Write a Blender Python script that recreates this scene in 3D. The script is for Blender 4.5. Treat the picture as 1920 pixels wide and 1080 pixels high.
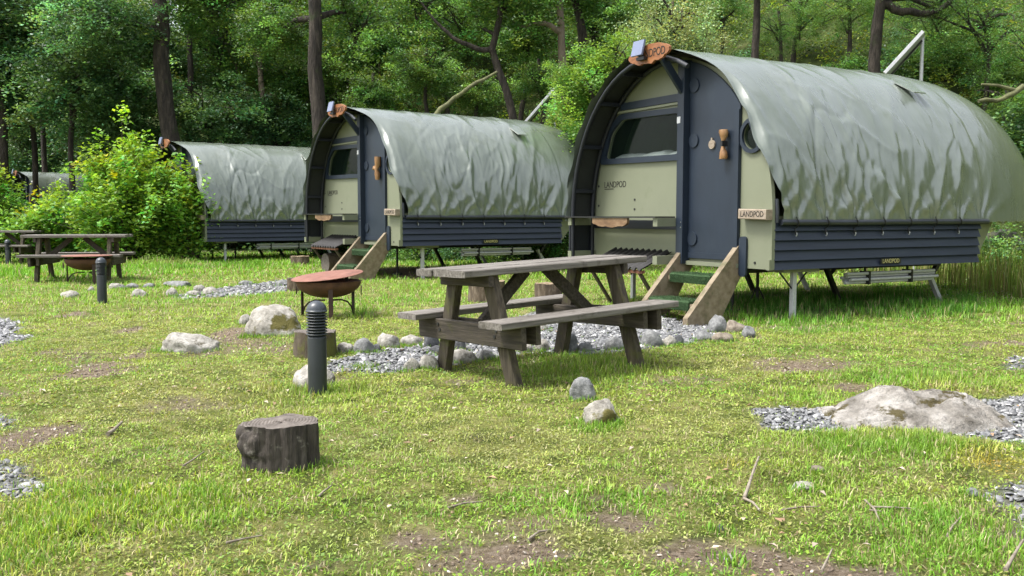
import bpy, bmesh, math, random
import numpy as np
from mathutils import Vector, Matrix, noise as mnoise
R = math.radians
sc = bpy.context.scene
for o in list(bpy.data.objects): bpy.data.objects.remove(o)

# ------------------------------------------------------------------ camera
CAMH, FPX, PIT = 1.12, 1727.0, 0.0778
cam_d = bpy.data.cameras.new('camera'); cam = bpy.data.objects.new('camera', cam_d)
sc.collection.objects.link(cam); sc.camera = cam
cam.location = (0, 0, CAMH); cam.rotation_euler = (math.pi/2 - PIT, 0, 0)
cam_d.sensor_width = 36; cam_d.lens = 36*FPX/1920; cam_d.clip_end = 1000; cam_d.clip_start = .05
# ------------------------------------------------------------------ sky and sun (bright overcast)
SUN_EL, SUN_AZ = R(62), R(-104)          # azimuth measured from +Y towards +X: light comes from the left
w = bpy.data.worlds.new('World'); sc.world = w; w.use_nodes = True
nt = w.node_tree; nt.nodes.clear()
sky = nt.nodes.new('ShaderNodeTexSky'); sky.sky_type = 'NISHITA'; sky.sun_disc = False
sky.sun_elevation = SUN_EL; sky.sun_rotation = SUN_AZ; sky.air_density = 1.0; sky.dust_density = 4.0; sky.ozone_density = 1.0
hs = nt.nodes.new('ShaderNodeHueSaturation'); hs.inputs['Saturation'].default_value = .36
bg = nt.nodes.new('ShaderNodeBackground'); bg.inputs['Strength'].default_value = .135
wo = nt.nodes.new('ShaderNodeOutputWorld')
nt.links.new(sky.outputs[0], hs.inputs['Color']); nt.links.new(hs.outputs[0], bg.inputs[0]); nt.links.new(bg.outputs[0], wo.inputs[0])
sd = bpy.data.lights.new('sun', 'SUN'); sd.energy = 1.5; sd.angle = R(14); sd.color = (1, .965, .91)
sun = bpy.data.objects.new('sun', sd); sc.collection.objects.link(sun)
sdir = Vector((math.sin(SUN_AZ)*math.cos(SUN_EL), math.cos(SUN_AZ)*math.cos(SUN_EL), math.sin(SUN_EL)))
sun.rotation_euler = sdir.to_track_quat('Z', 'Y').to_euler(); sun.location = (0, 0, 30)
vs = sc.view_settings; vs.view_transform = 'Standard'; vs.look = 'None'; vs.gamma = 1; vs.exposure = 1.52; vs.use_curve_mapping = False
sc.cycles.max_bounces = 6; sc.cycles.diffuse_bounces = 3; sc.cycles.transparent_max_bounces = 6

COL = sc.collection
rng = np.random.default_rng(7); random.seed(7)

# ------------------------------------------------------------------ noise helpers
def _hash(ix, iy, seed):
    h = (ix.astype(np.int64)*374761393 + iy.astype(np.int64)*668265263 + seed*1442695041) & 0xffffffff
    h = ((h ^ (h >> 13))*1274126177) & 0xffffffff
    return ((h ^ (h >> 16)) & 0xffff)/65535.0
def vnoise(x, y, seed=0):
    x = np.asarray(x, float); y = np.asarray(y, float)
    ix = np.floor(x); iy = np.floor(y); fx = x-ix; fy = y-iy
    fx = fx*fx*(3-2*fx); fy = fy*fy*(3-2*fy); ix = ix.astype(np.int64); iy = iy.astype(np.int64)
    a = _hash(ix, iy, seed); b = _hash(ix+1, iy, seed); c = _hash(ix, iy+1, seed); d = _hash(ix+1, iy+1, seed)
    return (a*(1-fx)+b*fx)*(1-fy) + (c*(1-fx)+d*fx)*fy
def fbm(x, y, seed=0, octv=4):
    t = 0; a = .5; s = 0
    for k in range(octv):
        t = t + a*vnoise(np.asarray(x)*2**k+17.3*k, np.asarray(y)*2**k-9.1*k, seed+k); s += a; a *= .5
    return t/s
def sstep(a, b, x):
    t = np.clip((np.asarray(x, float)-a)/(b-a), 0, 1); return t*t*(3-2*t)

# ------------------------------------------------------------------ terrain height
PODS = [(1.913, 11.144, R(60.3), 0.0), (-2.884, 17.32, R(55), .05), (-8.415, 23.686, R(53.7), -.05), (-19.6, 37.5, R(53), -.15)]
def ground_z(x, y):
    x = np.asarray(x, float); y = np.asarray(y, float)
    s1 = x*.79 + y*.61 - 15.9; s2 = x*.5 + y*.866 - 24.5
    k = .6; m = np.maximum(s1, s2); s = m + np.log(np.exp((s1-m)*k)+np.exp((s2-m)*k))/k - .3
    sp = np.maximum(s, 0)
    hill = np.where(sp < 1.5, sp*sp*.25, .5625+(sp-1.5)*.75)
    hill = np.where(hill > 13, 13+(hill-13)*.25, hill)
    z = hill*(.85+.3*fbm(x*.35, y*.35, 3, 3)) + (fbm(x*1.1, y*1.1, 5, 2)-.5)*np.minimum(hill, 1.)*1.2
    z = z + (fbm(x*.8, y*.8, 11, 3)-.5)*.06*sstep(0, 1, np.abs(s)+.5)
    for px, py, th, dz in PODS[1:]:
        cx, cy = px+2.2*math.sin(th), py+2.2*math.cos(th)
        z = z + dz*np.exp(-((x-cx)**2+(y-cy)**2)/9.)
    z = z - .05*np.exp(-((x-1.95)**2+(y-9.75)**2)/.6)
    # grassy mound beside the hazel
    z = z + .16*np.exp(-((x+8.1)**2/.9+(y-21.2)**2/.5))
    return z
_c, _s = math.cos(PIT), math.sin(PIT)
def ray(px, py):
    X = (px-960)/FPX; U = (540-py)/FPX
    return np.array([X, _c+U*_s, U*_c-_s])
def gp(px, py):
    """the point of the ground seen at a pixel of the photograph"""
    d = ray(px, py); z = 0.
    for _ in range(6):
        t = (z-CAMH)/d[2]; z = float(ground_z(d[0]*t, d[1]*t))
    return Vector((d[0]*t, d[1]*t, z))
def at(px, py, dist):
    d = ray(px, py); t = dist/d[1]; return Vector((d[0]*t, d[1]*t, CAMH+d[2]*t))

# ------------------------------------------------------------------ materials
MATS = {}
def new_mat(name):
    m = bpy.data.materials.new(name); m.use_nodes = True
    n = m.node_tree; b = n.nodes['Principled BSDF']; MATS[name] = m
    return m, n, b
def N(n, t, **kw):
    k = n.nodes.new(t)
    for a, v in kw.items():
        if a in k.inputs: k.inputs[a].default_value = v
        else: setattr(k, a, v)
    return k
def ramp(n, stops, src):
    r = n.nodes.new('ShaderNodeValToRGB'); e = r.color_ramp.elements
    while len(e) < len(stops): e.new(.5)
    for k, (p, c) in enumerate(stops): e[k].position = p; e[k].color = (*c, 1)
    n.links.new(src, r.inputs[0]); return r
def mat(name, c1, c2=None, rough=.6, scale=8, stretch=(1, 1, 1), bump=.2, bscale=40, metal=0, spec=.5, c3=None, dist=.004, coord='Object', detail=6, spots=None):
    m, n, b = new_mat(name)
    tc = N(n, 'ShaderNodeTexCoord'); mp = N(n, 'ShaderNodeMapping'); mp.inputs['Scale'].default_value = stretch
    n.links.new(tc.outputs[coord], mp.inputs[0])
    nz = N(n, 'ShaderNodeTexNoise', Scale=scale, Detail=detail, Roughness=.62); n.links.new(mp.outputs[0], nz.inputs['Vector'])
    c2 = c2 or tuple(v*.75 for v in c1)
    st = [(.3, c2), (.68, c1)] if c3 is None else [(.28, c2), (.5, c1), (.72, c3)]
    r = ramp(n, st, nz.outputs['Fac']); col = r.outputs[0]
    if spots:
        sc_, cc, lo, hi = spots
        n2 = N(n, 'ShaderNodeTexNoise', Scale=sc_, Detail=5, Roughness=.65); n.links.new(tc.outputs[coord], n2.inputs['Vector'])
        f = ramp(n, [(lo, (0, 0, 0)), (hi, (1, 1, 1))], n2.outputs['Fac'])
        mx = N(n, 'ShaderNodeMix', data_type='RGBA'); n.links.new(f.outputs[0], mx.inputs[0]); n.links.new(col, mx.inputs[6]); mx.inputs[7].default_value = (*cc, 1)
        col = mx.outputs[2]
    n.links.new(col, b.inputs['Base Color'])
    b.inputs['Roughness'].default_value = rough; b.inputs['Metallic'].default_value = metal
    b.inputs['Specular IOR Level'].default_value = spec
    if bump:
        nb = N(n, 'ShaderNodeTexNoise', Scale=bscale, Detail=detail, Roughness=.65); n.links.new(mp.outputs[0], nb.inputs['Vector'])
        bp = N(n, 'ShaderNodeBump', Strength=bump, Distance=dist); n.links.new(nb.outputs['Fac'], bp.inputs['Height'])
        n.links.new(bp.outputs[0], b.inputs['Normal'])
    return m
def leaf_mat(name, c, trans=.35, rough=.5, spec=.35):
    m, n, b = new_mat(name)
    at_ = N(n, 'ShaderNodeAttribute', attribute_name='Col')
    mx = N(n, 'ShaderNodeMix', data_type='RGBA', blend_type='MULTIPLY'); mx.inputs[0].default_value = 1
    mx.inputs[6].default_value = (*c, 1); n.links.new(at_.outputs['Color'], mx.inputs[7])
    n.links.new(mx.outputs[2], b.inputs['Base Color']); b.inputs['Roughness'].default_value = rough; b.inputs['Specular IOR Level'].default_value = spec
    tr = N(n, 'ShaderNodeBsdfTranslucent')
    m2 = N(n, 'ShaderNodeMix', data_type='RGBA', blend_type='MULTIPLY'); m2.inputs[0].default_value = 1
    n.links.new(mx.outputs[2], m2.inputs[6]); m2.inputs[7].default_value = (1.35, 1.25, .6, 1); n.links.new(m2.outputs[2], tr.inputs[0])
    ms = N(n, 'ShaderNodeMixShader'); ms.inputs[0].default_value = trans
    n.links.new(b.outputs[0], ms.inputs[1]); n.links.new(tr.outputs[0], ms.inputs[2])
    n.links.new(ms.outputs[0], n.nodes['Material Output'].inputs[0])
    return m

mat('tarp', (.138, .163, .135), (.098, .121, .090), rough=.25, scale=1.1, bump=.35, bscale=3.8, dist=.03, c3=(.160, .184, .160), stretch=(.45, 1.4, .45), spec=1., detail=4, spots=(2.2, (.094, .114, .074), .55, .78))
MATS['tarp'].node_tree.nodes['Principled BSDF'].inputs['Coat Weight'].default_value = .8
MATS['tarp'].node_tree.nodes['Principled BSDF'].inputs['Coat Roughness'].default_value = .22
mat('tarp_lining', (.018, .021, .017), (.011, .013, .010), rough=.7, scale=6, bump=.3, bscale=12, dist=.01)
mat('navy', (0.01224, 0.0216, 0.03744), (0.00864, 0.01584, 0.02808), rough=.5, scale=5, bump=.12, bscale=60, stretch=(1, 1, .3), spots=(3.5, (0.01728, 0.02736, 0.04176), .55, .8))
mat('navy_dark', (.007, .010, .016), (.005, .007, .011), rough=.55, scale=6, bump=.1)
mat('navy_board', (0.01628, 0.02516, 0.04588), (0.01036, 0.01628, 0.03108), rough=.5, scale=14, stretch=(1, .09, 1), bump=.35, bscale=30, dist=.003, c3=(0.0222, 0.03256, 0.0518))
mat('sage', (0.1848, 0.1993, 0.134), (0.163, 0.1774, 0.1159), rough=.5, scale=1.6, bump=.05, bscale=80, spots=(3, (0.1377, 0.1557, 0.08694), .58, .8))
mat('black', (.012, .012, .013), (.007, .007, .008), rough=.5, bump=.05)
mat('black_tube', (.028, .033, .042), (.018, .021, .028), rough=.38, bump=.05)
mat('steel', (.55, .56, .57), (.42, .43, .44), rough=.38, metal=.15, scale=20, bump=.08)
mat('dark_steel', (.035, .037, .036), (.02, .02, .02), rough=.55, metal=.3, bump=.1)
mat('timber', (.205, .162, .105), (.115, .085, .050), rough=.75, scale=9, stretch=(1.2, 1.2, 1.2), bump=.5, bscale=34, c3=(.26, .215, .15), detail=9, spots=(6, (.105, .095, .045), .50, .66))
mat('old_wood', (0.051, 0.0408, 0.0289), (0.017, 0.0136, 0.00935), rough=.82, scale=45, stretch=(.06, 1, 1), bump=.9, bscale=70, c3=(0.09775, 0.08075, 0.0595), dist=.006, spots=(9, (0.051, 0.0476, 0.017), .54, .70))
mat('top_wood', (.150, .135, .118), (.055, .047, .040), rough=.82, scale=45, stretch=(1, .05, 1), bump=.9, bscale=60, c3=(.25, .23, .205), dist=.006, spots=(8, (.06, .052, .038), .56, .70))
mat('leg_wood', (0.0561, 0.0442, 0.0272), (0.0187, 0.01445, 0.00935), rough=.84, scale=40, stretch=(1, 1, .07), bump=.9, bscale=60, c3=(0.1105, 0.0935, 0.06375), dist=.006, spots=(9, (0.07225, 0.07225, 0.0187), .50, .66))
mat('sign_wood', (0.255, 0.09775, 0.034), (0.1615, 0.0595, 0.0187), rough=.5, scale=9, stretch=(1, 1, 4), bump=.2, c3=(0.306, 0.1403, 0.05525))
mat('pale_wood', (0.27, 0.2175, 0.1613), (0.165, 0.1237, 0.08625), rough=.65, scale=12, stretch=(1, 1, 3), bump=.3, c3=(0.315, 0.27, 0.2137))
mat('handle_wood', (0.2475, 0.1275, 0.04875), (0.1275, 0.06, 0.0225), rough=.45, scale=14, stretch=(1, 1, .3), bump=.4, c3=(0.315, 0.195, 0.0975))
mat('ink', (.012, .010, .008), rough=.7, bump=0)
mat('badge_letter', (.55, .50, .20), rough=.5, bump=0)
mat('screw', (.55, .55, .55), rough=.35, metal=.9, bump=0)
mat('turf', (0.021, 0.06, 0.0132), (0.012, 0.036, 0.0084), rough=.85, scale=60, bump=1, bscale=160, dist=.01, c3=(0.033, 0.078, 0.021))
mat('rust', (.085, .036, .022), (.04, .018, .012), rough=.75, scale=9, bump=.4, bscale=50, c3=(.12, .055, .032), spots=(14, (.06, .03, .02), .58, .75))
mat('rust_lid', (.215, .092, .064), (.15, .060, .042), rough=.72, scale=7, bump=.4, bscale=50, c3=(.265, .125, .092), spots=(5, (.11, .055, .042), .55, .75))
mat('rust_dark', (.04, .022, .016), (.02, .012, .009), rough=.7, scale=8, bump=.4, bscale=50, c3=(.06, .03, .02))
mat('bollard_paint', (0.0252, 0.0308, 0.0329), (0.0182, 0.0224, 0.0238), rough=.42, scale=9, bump=.12, bscale=90, spots=(12, (0.042, 0.0455, 0.035), .62, .75))
mat('bollard_cap', (.045, .053, .062), (.036, .043, .05), rough=.36, scale=9, bump=.05)
mat('bark', (0.03825, 0.02975, 0.02295), (0.0085, 0.0068, 0.0051), rough=.92, scale=9, stretch=(1, 1, .22), bump=1, bscale=14, c3=(0.08925, 0.07225, 0.0561), dist=.12, spots=(2.2, (0.034, 0.0425, 0.0153), .57, .70))
mat('pale_bark', (0.195, 0.15, 0.1125), (0.0975, 0.07125, 0.0525), rough=.85, scale=6, stretch=(1, 1, .35), bump=.8, bscale=12, c3=(0.2475, 0.2025, 0.1575), dist=.03)
mat('moss_bark', (.12, .125, .055), (.06, .055, .03), rough=.9, scale=6, bump=1, bscale=14, c3=(.17, .18, .07), dist=.03)
mat('stump_bark', (.055, .045, .036), (.013, .011, .009), rough=.9, scale=34, stretch=(1, 1, .12), bump=1, bscale=55, c3=(.12, .103, .085), dist=.016, spots=(15, (.16, .145, .12), .60, .69))
mat('stump_cut', (0.133, 0.1155, 0.1015), (0.07, 0.0595, 0.0504), rough=.85, scale=22, bump=.7, bscale=50, c3=(0.182, 0.1645, 0.147), dist=.006)
mat('log_cut', (0.252, 0.192, 0.12), (0.15, 0.108, 0.066), rough=.8, scale=18, bump=.4, c3=(0.288, 0.234, 0.162))
mat('log_bark', (0.0975, 0.07125, 0.045), (0.0375, 0.027, 0.018), rough=.9, scale=18, stretch=(1, 1, .4), bump=1, bscale=25, c3=(0.2025, 0.165, 0.12), dist=.02)
mat('moss_stump', (0.075, 0.05625, 0.0375), (0.03, 0.0225, 0.015), rough=.9, scale=14, stretch=(1, 1, .4), bump=1, bscale=30, c3=(0.1125, 0.09, 0.06375), dist=.015, spots=(5, (0.09, 0.09375, 0.015), .44, .56))
mat('twig', (0.21, 0.1762, 0.135), (0.0975, 0.075, 0.05625), rough=.85, scale=25, bump=.5, c3=(0.3, 0.2625, 0.21))
mat('waney_wood', (.17, .10, .05), (.09, .05, .024), rough=.7, scale=14, stretch=(.4, 1, 1), bump=.6, c3=(.26, .175, .10))
SN = dict(rough=.85, bump=.8, bscale=18, dist=.02)
mat('stone_pale', (.31, .295, .26), (.13, .12, .10), scale=19, c3=(.45, .435, .40), detail=9, spots=(11, (.10, .088, .06), .56, .66), rough=.88, bump=1, bscale=55, dist=.012)
mat('stone_grey', (.175, .178, .175), (.075, .076, .075), scale=21, c3=(.29, .292, .285), detail=9, spots=(13, (.32, .32, .29), .60, .70), rough=.88, bump=1, bscale=55, dist=.012)
mat('stone_dark', (.085, .088, .093), (.03, .031, .033), scale=18, c3=(.16, .165, .17), detail=9, rough=.88, bump=1, bscale=55, dist=.012)
mat('stone_brown', (.20, .168, .13), (.09, .072, .052), scale=20, c3=(.31, .27, .22), detail=9, rough=.88, bump=1, bscale=55, dist=.012)
mat('stone_mossy', (.29, .272, .235), (.11, .10, .08), scale=13, c3=(.43, .41, .37), detail=9, spots=(4, (.10, .088, .018), .52, .58), rough=.88, bump=1, bscale=55, dist=.012)
mat('stone_boulder', (.27, .25, .22), (.075, .064, .048), scale=7, c3=(.50, .475, .44), detail=10, spots=(6, (.075, .06, .018), .55, .61), rough=.88, bump=1, bscale=26, dist=.04)
mat('rock_dark', (.045, .044, .036), (.018, .018, .014), scale=3, c3=(.09, .088, .07), spots=(2, (.06, .075, .02), .5, .62), rough=.9, bump=1, bscale=6, dist=.08)
mat('slate', (.23, .24, .255), (.10, .105, .115), rough=.7, scale=30, bump=.3, c3=(.37, .385, .40))
mat('solar_cell', (.17, .20, .30), (.13, .155, .24), rough=.3, scale=5, bump=0)
mat('bedding', (.72, .72, .72), (.6, .6, .6), rough=.8, scale=4, bump=.3)
mat('corrugate', (.025, .024, .024), (.014, .013, .013), rough=.75, scale=12, bump=.2)
mat('terracotta', (0.15, 0.06, 0.03), (0.09, 0.035, 0.015), rough=.8, scale=14, bump=.2)
mat('dead_leaf', (.34, .24, .15), (.20, .13, .08), rough=.8, scale=3, bump=0, c3=(.48, .40, .31))
mat('flower', (.75, .75, .68), rough=.7, bump=0)
leaf_mat('grass_leaf', (1, 1, 1), trans=.30, rough=.55, spec=.3)
leaf_mat('leaf_dark', (.088, .180, .072), trans=.34, rough=.45, spec=.4)
leaf_mat('leaf_mid', (.105, .205, .052), trans=.34, rough=.45, spec=.4)
leaf_mat('leaf_bright', (.17, .30, .06), trans=.35, rough=.45, spec=.4)
leaf_mat('leaf_lime', (.175, .335, .050), trans=.40, rough=.45, spec=.35)
leaf_mat('leaf_fern', (.12, .23, .045), trans=.35, rough=.5)
leaf_mat('leaf_birch', (.25, .34, .15), trans=.35, rough=.42, spec=.5)
for nm in ('stump_cut', 'log_cut'):
    n = MATS[nm].node_tree; bs = n.nodes['Principled BSDF']; src = bs.inputs['Base Color'].links[0].from_socket
    tc = N(n, 'ShaderNodeTexCoord'); wv = N(n, 'ShaderNodeTexWave', wave_type='RINGS', rings_direction='Z'); wv.inputs['Scale'].default_value = 22; wv.inputs['Distortion'].default_value = 3.5; wv.inputs['Detail'].default_value = 3
    n.links.new(tc.outputs['Object'], wv.inputs['Vector']); rr = ramp(n, [(.2, (.55, .5, .45)), (.7, (1.1, 1.08, 1.05))], wv.outputs['Fac'])
    mx = N(n, 'ShaderNodeMix', data_type='RGBA', blend_type='MULTIPLY'); mx.inputs[0].default_value = .85; n.links.new(src, mx.inputs[6]); n.links.new(rr.outputs[0], mx.inputs[7]); n.links.new(mx.outputs[2], bs.inputs['Base Color'])
# window glass: dark, partly see-through
m, n, b = new_mat('glass'); b.inputs['Base Color'].default_value = (.01, .02, .015, 1); b.inputs['Roughness'].default_value = .03
tr = N(n, 'ShaderNodeBsdfTransparent'); tr.inputs[0].default_value = (.92, .96, .94, 1)
ms = N(n, 'ShaderNodeMixShader'); ms.inputs[0].default_value = .80
n.links.new(b.outputs[0], ms.inputs[1]); n.links.new(tr.outputs[0], ms.inputs[2]); n.links.new(ms.outputs[0], n.nodes['Material Output'].inputs[0])
# ground: soil, moss, thatch and gravel dust mixed by painted-in ground cover
m, n, b = new_mat('ground')
tc = N(n, 'ShaderNodeTexCoord')
def gnoise(s, d=6, r=.65):
    k = N(n, 'ShaderNodeTexNoise', Scale=s, Detail=d, Roughness=r); n.links.new(tc.outputs['Object'], k.inputs['Vector']); return k
tadd = N(n, 'ShaderNodeMath', operation='MULTIPLY_ADD'); n.links.new(gnoise(60, 8, .75).outputs['Fac'], tadd.inputs[0]); tadd.inputs[1].default_value = .75; n.links.new(gnoise(4.2, 6).outputs['Fac'], tadd.inputs[2])
tnoise = N(n, 'ShaderNodeMath', operation='SUBTRACT'); n.links.new(tadd.outputs[0], tnoise.inputs[0]); tnoise.inputs[1].default_value = .38
turf = ramp(n, [(.28, (.045, .060, .014)), (.44, (.12, .15, .030)), (.58, (.22, .225, .07)), (.74, (.34, .30, .14))], tnoise.outputs[0])
soil = ramp(n, [(.28, (.07, .052, .035)), (.48, (.19, .145, .10)), (.68, (.36, .30, .235))], gnoise(28, 10, .8).outputs['Fac'])
grav = ramp(n, [(.3, (.10, .105, .115)), (.7, (.30, .31, .32))], gnoise(40).outputs['Fac'])
forest = ramp(n, [(.3, (.022, .032, .010)), (.55, (.06, .082, .022)), (.75, (.11, .10, .045))], gnoise(1.6, 8).outputs['Fac'])
cov = N(n, 'ShaderNodeAttribute', attribute_name='cover')
sep = N(n, 'ShaderNodeSeparateColor'); n.links.new(cov.outputs['Color'], sep.inputs[0])
col = turf.outputs[0]
for k, rr in ((0, soil), (1, grav), (2, forest)):
    mx = N(n, 'ShaderNodeMix', data_type='RGBA'); n.links.new(sep.outputs[k], mx.inputs[0]); n.links.new(col, mx.inputs[6]); n.links.new(rr.outputs[0], mx.inputs[7]); col = mx.outputs[2]
n.links.new(col, b.inputs['Base Color']); b.inputs['Roughness'].default_value = .95; b.inputs['Specular IOR Level'].default_value = .15
bp = N(n, 'ShaderNodeBump', Strength=1., Distance=.035); n.links.new(gnoise(38, 9, .78).outputs['Fac'], bp.inputs['Height']); n.links.new(bp.outputs[0], b.inputs['Normal'])

# ------------------------------------------------------------------ object helpers
def link(o, parent=None):
    COL.objects.link(o)
    if parent is not None: o.parent = parent
    return o
def tag(o, label=None, cat=None, group=None, kind=None):
    if label: o['label'] = label
    if cat: o['category'] = cat
    if group: o['group'] = group
    if kind: o['kind'] = kind
    return o
def empty(name, loc=(0, 0, 0), rz=0, label=None, cat=None, group=None):
    o = bpy.data.objects.new(name, None); o.empty_display_size = .2; o.location = loc; o.rotation_euler = (0, 0, rz)
    link(o); return tag(o, label, cat, group)
def copy_tree(o, parent=None):
    c = o.copy(); COL.objects.link(c); c.parent = parent
    for ch in list(o.children): copy_tree(ch, c)
    return c
def np_mesh(name, V, F, mat_, cols=None, smooth=False):
    """V (n,3), F (m,k) all faces with k corners"""
    V = np.asarray(V, np.float32); F = np.asarray(F, np.int32); k = F.shape[1]
    me = bpy.data.meshes.new(name); me.vertices.add(len(V)); me.vertices.foreach_set('co', V.ravel())
    me.loops.add(F.size); me.loops.foreach_set('vertex_index', F.ravel())
    me.polygons.add(len(F)); me.polygons.foreach_set('loop_start', np.arange(0, F.size, k, dtype=np.int32))
    me.polygons.foreach_set('loop_total', np.full(len(F), k, np.int32))
    if smooth: me.polygons.foreach_set('use_smooth', np.ones(len(F), bool))
    if cols is not None:
        a = me.color_attributes.new('Col', 'FLOAT_COLOR', 'POINT')
        c4 = np.ones((len(V), 4), np.float32); c4[:, :3] = cols; a.data.foreach_set('color', c4.ravel())
    me.update(calc_edges=True); me.materials.append(MATS[mat_]); return me
class MB:
    def __init__(s): s.v = []; s.f = []; s.sm = []
    def add(s, vs, fs, smooth=False):
        k = len(s.v); s.v += [tuple(v) for v in vs]; s.f += [tuple(i+k for i in f) for f in fs]; s.sm += [smooth]*len(fs); return s
    def box(s, a, b, bev=0, M=None):
        """box from corner a to corner b, edges along its longest axis chamfered"""
        (x0, y0, z0), (x1, y1, z1) = a, b
        if bev:
            d = (abs(x1-x0), abs(y1-y0), abs(z1-z0)); ax = d.index(max(d)); lo = [min(p, q) for p, q in zip(a, b)]; hi = [max(p, q) for p, q in zip(a, b)]
            o = [i for i in range(3) if i != ax]; p, q = o; e = bev
            prof = [(lo[p]+e, lo[q]), (hi[p]-e, lo[q]), (hi[p], lo[q]+e), (hi[p], hi[q]-e), (hi[p]-e, hi[q]), (lo[p]+e, hi[q]), (lo[p], hi[q]-e), (lo[p], lo[q]+e)]
            vs = []
            for w_ in (lo[ax], hi[ax]):
                for (u_, v_) in prof:
                    t = [0, 0, 0]; t[ax] = w_; t[p] = u_; t[q] = v_; vs.append(t)
            fs = [[i, (i+1) % 8, 8+(i+1) % 8, 8+i] for i in range(8)] + [list(range(7, -1, -1)), list(range(8, 16))]
        else:
            vs = [(x0, y0, z0), (x1, y0, z0), (x1, y1, z0), (x0, y1, z0), (x0, y0, z1), (x1, y0, z1), (x1, y1, z1), (x0, y1, z1)]
            fs = [(0, 3, 2, 1), (4, 5, 6, 7), (0, 1, 5, 4), (1, 2, 6, 5), (2, 3, 7, 6), (3, 0, 4, 7)]
        if M is not None: vs = [M @ Vector(v) for v in vs]
        return s.add(vs, fs)
    def bar(s, a, b, w_, h_, up=(0, 0, 1), bev=.004):
        """rectangular bar from a to b: width across, height along up"""
        a = Vector(a); b = Vector(b); d = b-a; L = d.length; d.normalize(); r = d.cross(Vector(up)).normalized(); u = r.cross(d)
        M = Matrix(((r.x, d.x, u.x, a.x), (r.y, d.y, u.y, a.y), (r.z, d.z, u.z, a.z), (0, 0, 0, 1)))
        return s.box((-w_/2, 0, -h_/2), (w_/2, L, h_/2), bev if max(w_, h_) < L else 0, M)
    def tube(s, pts, rad, seg=10, caps=True, jit=0):
        pts = [Vector(p) for p in pts]; n_ = len(pts); rad = [rad]*n_ if not hasattr(rad, '__len__') else rad
        vs = []; t0 = (pts[1]-pts[0]).normalized(); r = t0.orthogonal().normalized()
        for i, p in enumerate(pts):
            t = (pts[min(i+1, n_-1)]-pts[max(i-1, 0)]).normalized()
            r = (r - t*r.dot(t)).normalized(); u = t.cross(r)
            for k in range(seg):
                a = 2*math.pi*k/seg; q = rad[i]*(1+(random.uniform(-jit, jit) if jit else 0))
                vs.append(p + r*math.cos(a)*q + u*math.sin(a)*q)
        fs = [(i*seg+k, i*seg+(k+1) % seg, (i+1)*seg+(k+1) % seg, (i+1)*seg+k) for i in range(n_-1) for k in range(seg)]
        s.add(vs, fs, True)
        if caps: s.add(vs[:seg], [tuple(range(seg-1, -1, -1))]); s.add(vs[-seg:], [tuple(range(seg))])
        return s
    def lathe(s, prof, seg=24, c=(0, 0, 0), smooth=True):
        vs = []
        for (r, z) in prof:
            for k in range(seg):
                a = 2*math.pi*k/seg; vs.append((c[0]+r*math.cos(a), c[1]+r*math.sin(a), c[2]+z))
        fs = [(i*seg+k, i*seg+(k+1) % seg, (i+1)*seg+(k+1) % seg, (i+1)*seg+k) for i in range(len(prof)-1) for k in range(seg)]
        return s.add(vs, fs, smooth)
    def disc(s, c, axis, r, th, seg=20):
        c = Vector(c); ax = Vector(axis).normalized()
        return s.tube([c-ax*th/2, c+ax*th/2], r, seg)
    def plate(s, outline, holes, v0, v1):
        """plate in the u-z plane between depths v0 and v1 with holes cut through it"""
        bm = bmesh.new(); loops = []
        for lp in [outline]+list(holes):
            vs = [bm.verts.new((u, v0, z)) for u, z in lp]; loops.append(vs)
            for i in range(len(vs)): bm.edges.new((vs[i], vs[(i+1) % len(vs)]))
        bmesh.ops.triangle_fill(bm, use_beauty=True, use_dissolve=False, edges=bm.edges[:])
        bm.verts.index_update()
        base = [tuple(v.co) for v in bm.verts]; tri = [[v.index for v in f.verts] for f in bm.faces]
        n_ = len(base); back = [(x, v1, z) for x, y, z in base]
        fs = [tuple(t) for t in tri] + [tuple(i+n_ for i in reversed(t)) for t in tri]
        for lp in loops:
            idx = [v.index for v in lp]
            fs += [(idx[i], idx[(i+1) % len(idx)], idx[(i+1) % len(idx)]+n_, idx[i]+n_) for i in range(len(idx))]
        bm.free(); s.add(base+back, fs); return s
    def mesh(s, name, mat_, fix=True):
        me = bpy.data.meshes.new(name); me.from_pydata([tuple(v) for v in s.v], [], s.f); me.polygons.foreach_set('use_smooth', s.sm)
        me.materials.append(MATS[mat_])
        if fix:
            bm = bmesh.new(); bm.from_mesh(me); bmesh.ops.recalc_face_normals(bm, faces=bm.faces[:]); bm.to_mesh(me); bm.free()
        me.update(); return me
    def build(s, name, mat_, parent=None, label=None, fix=True):
        o = bpy.data.objects.new(name, s.mesh(name, mat_, fix)); link(o, parent)
        if label: o['label'] = label
        return o
def part(name, me, parent):
    return link(bpy.data.objects.new(name, me), parent)
def text_obj(name, body, size, mat_, parent, M, depth=.002, squeeze=1.):
    cu = bpy.data.curves.new(name, 'FONT'); cu.body = body; cu.size = size; cu.extrude = depth; cu.align_x = 'CENTER'; cu.align_y = 'CENTER'
    t = bpy.data.objects.new(name, cu); COL.objects.link(t)
    me = bpy.data.meshes.new_from_object(t.evaluated_get(bpy.context.evaluated_depsgraph_get()) if False else t)
    bpy.data.objects.remove(t); bpy.data.curves.remove(cu)
    me.transform(Matrix.Diagonal((squeeze, 1, 1, 1))); me.transform(M); me.materials.clear(); me.materials.append(MATS[mat_]); me.name = name
    return link(bpy.data.objects.new(name, me), parent)
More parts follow.
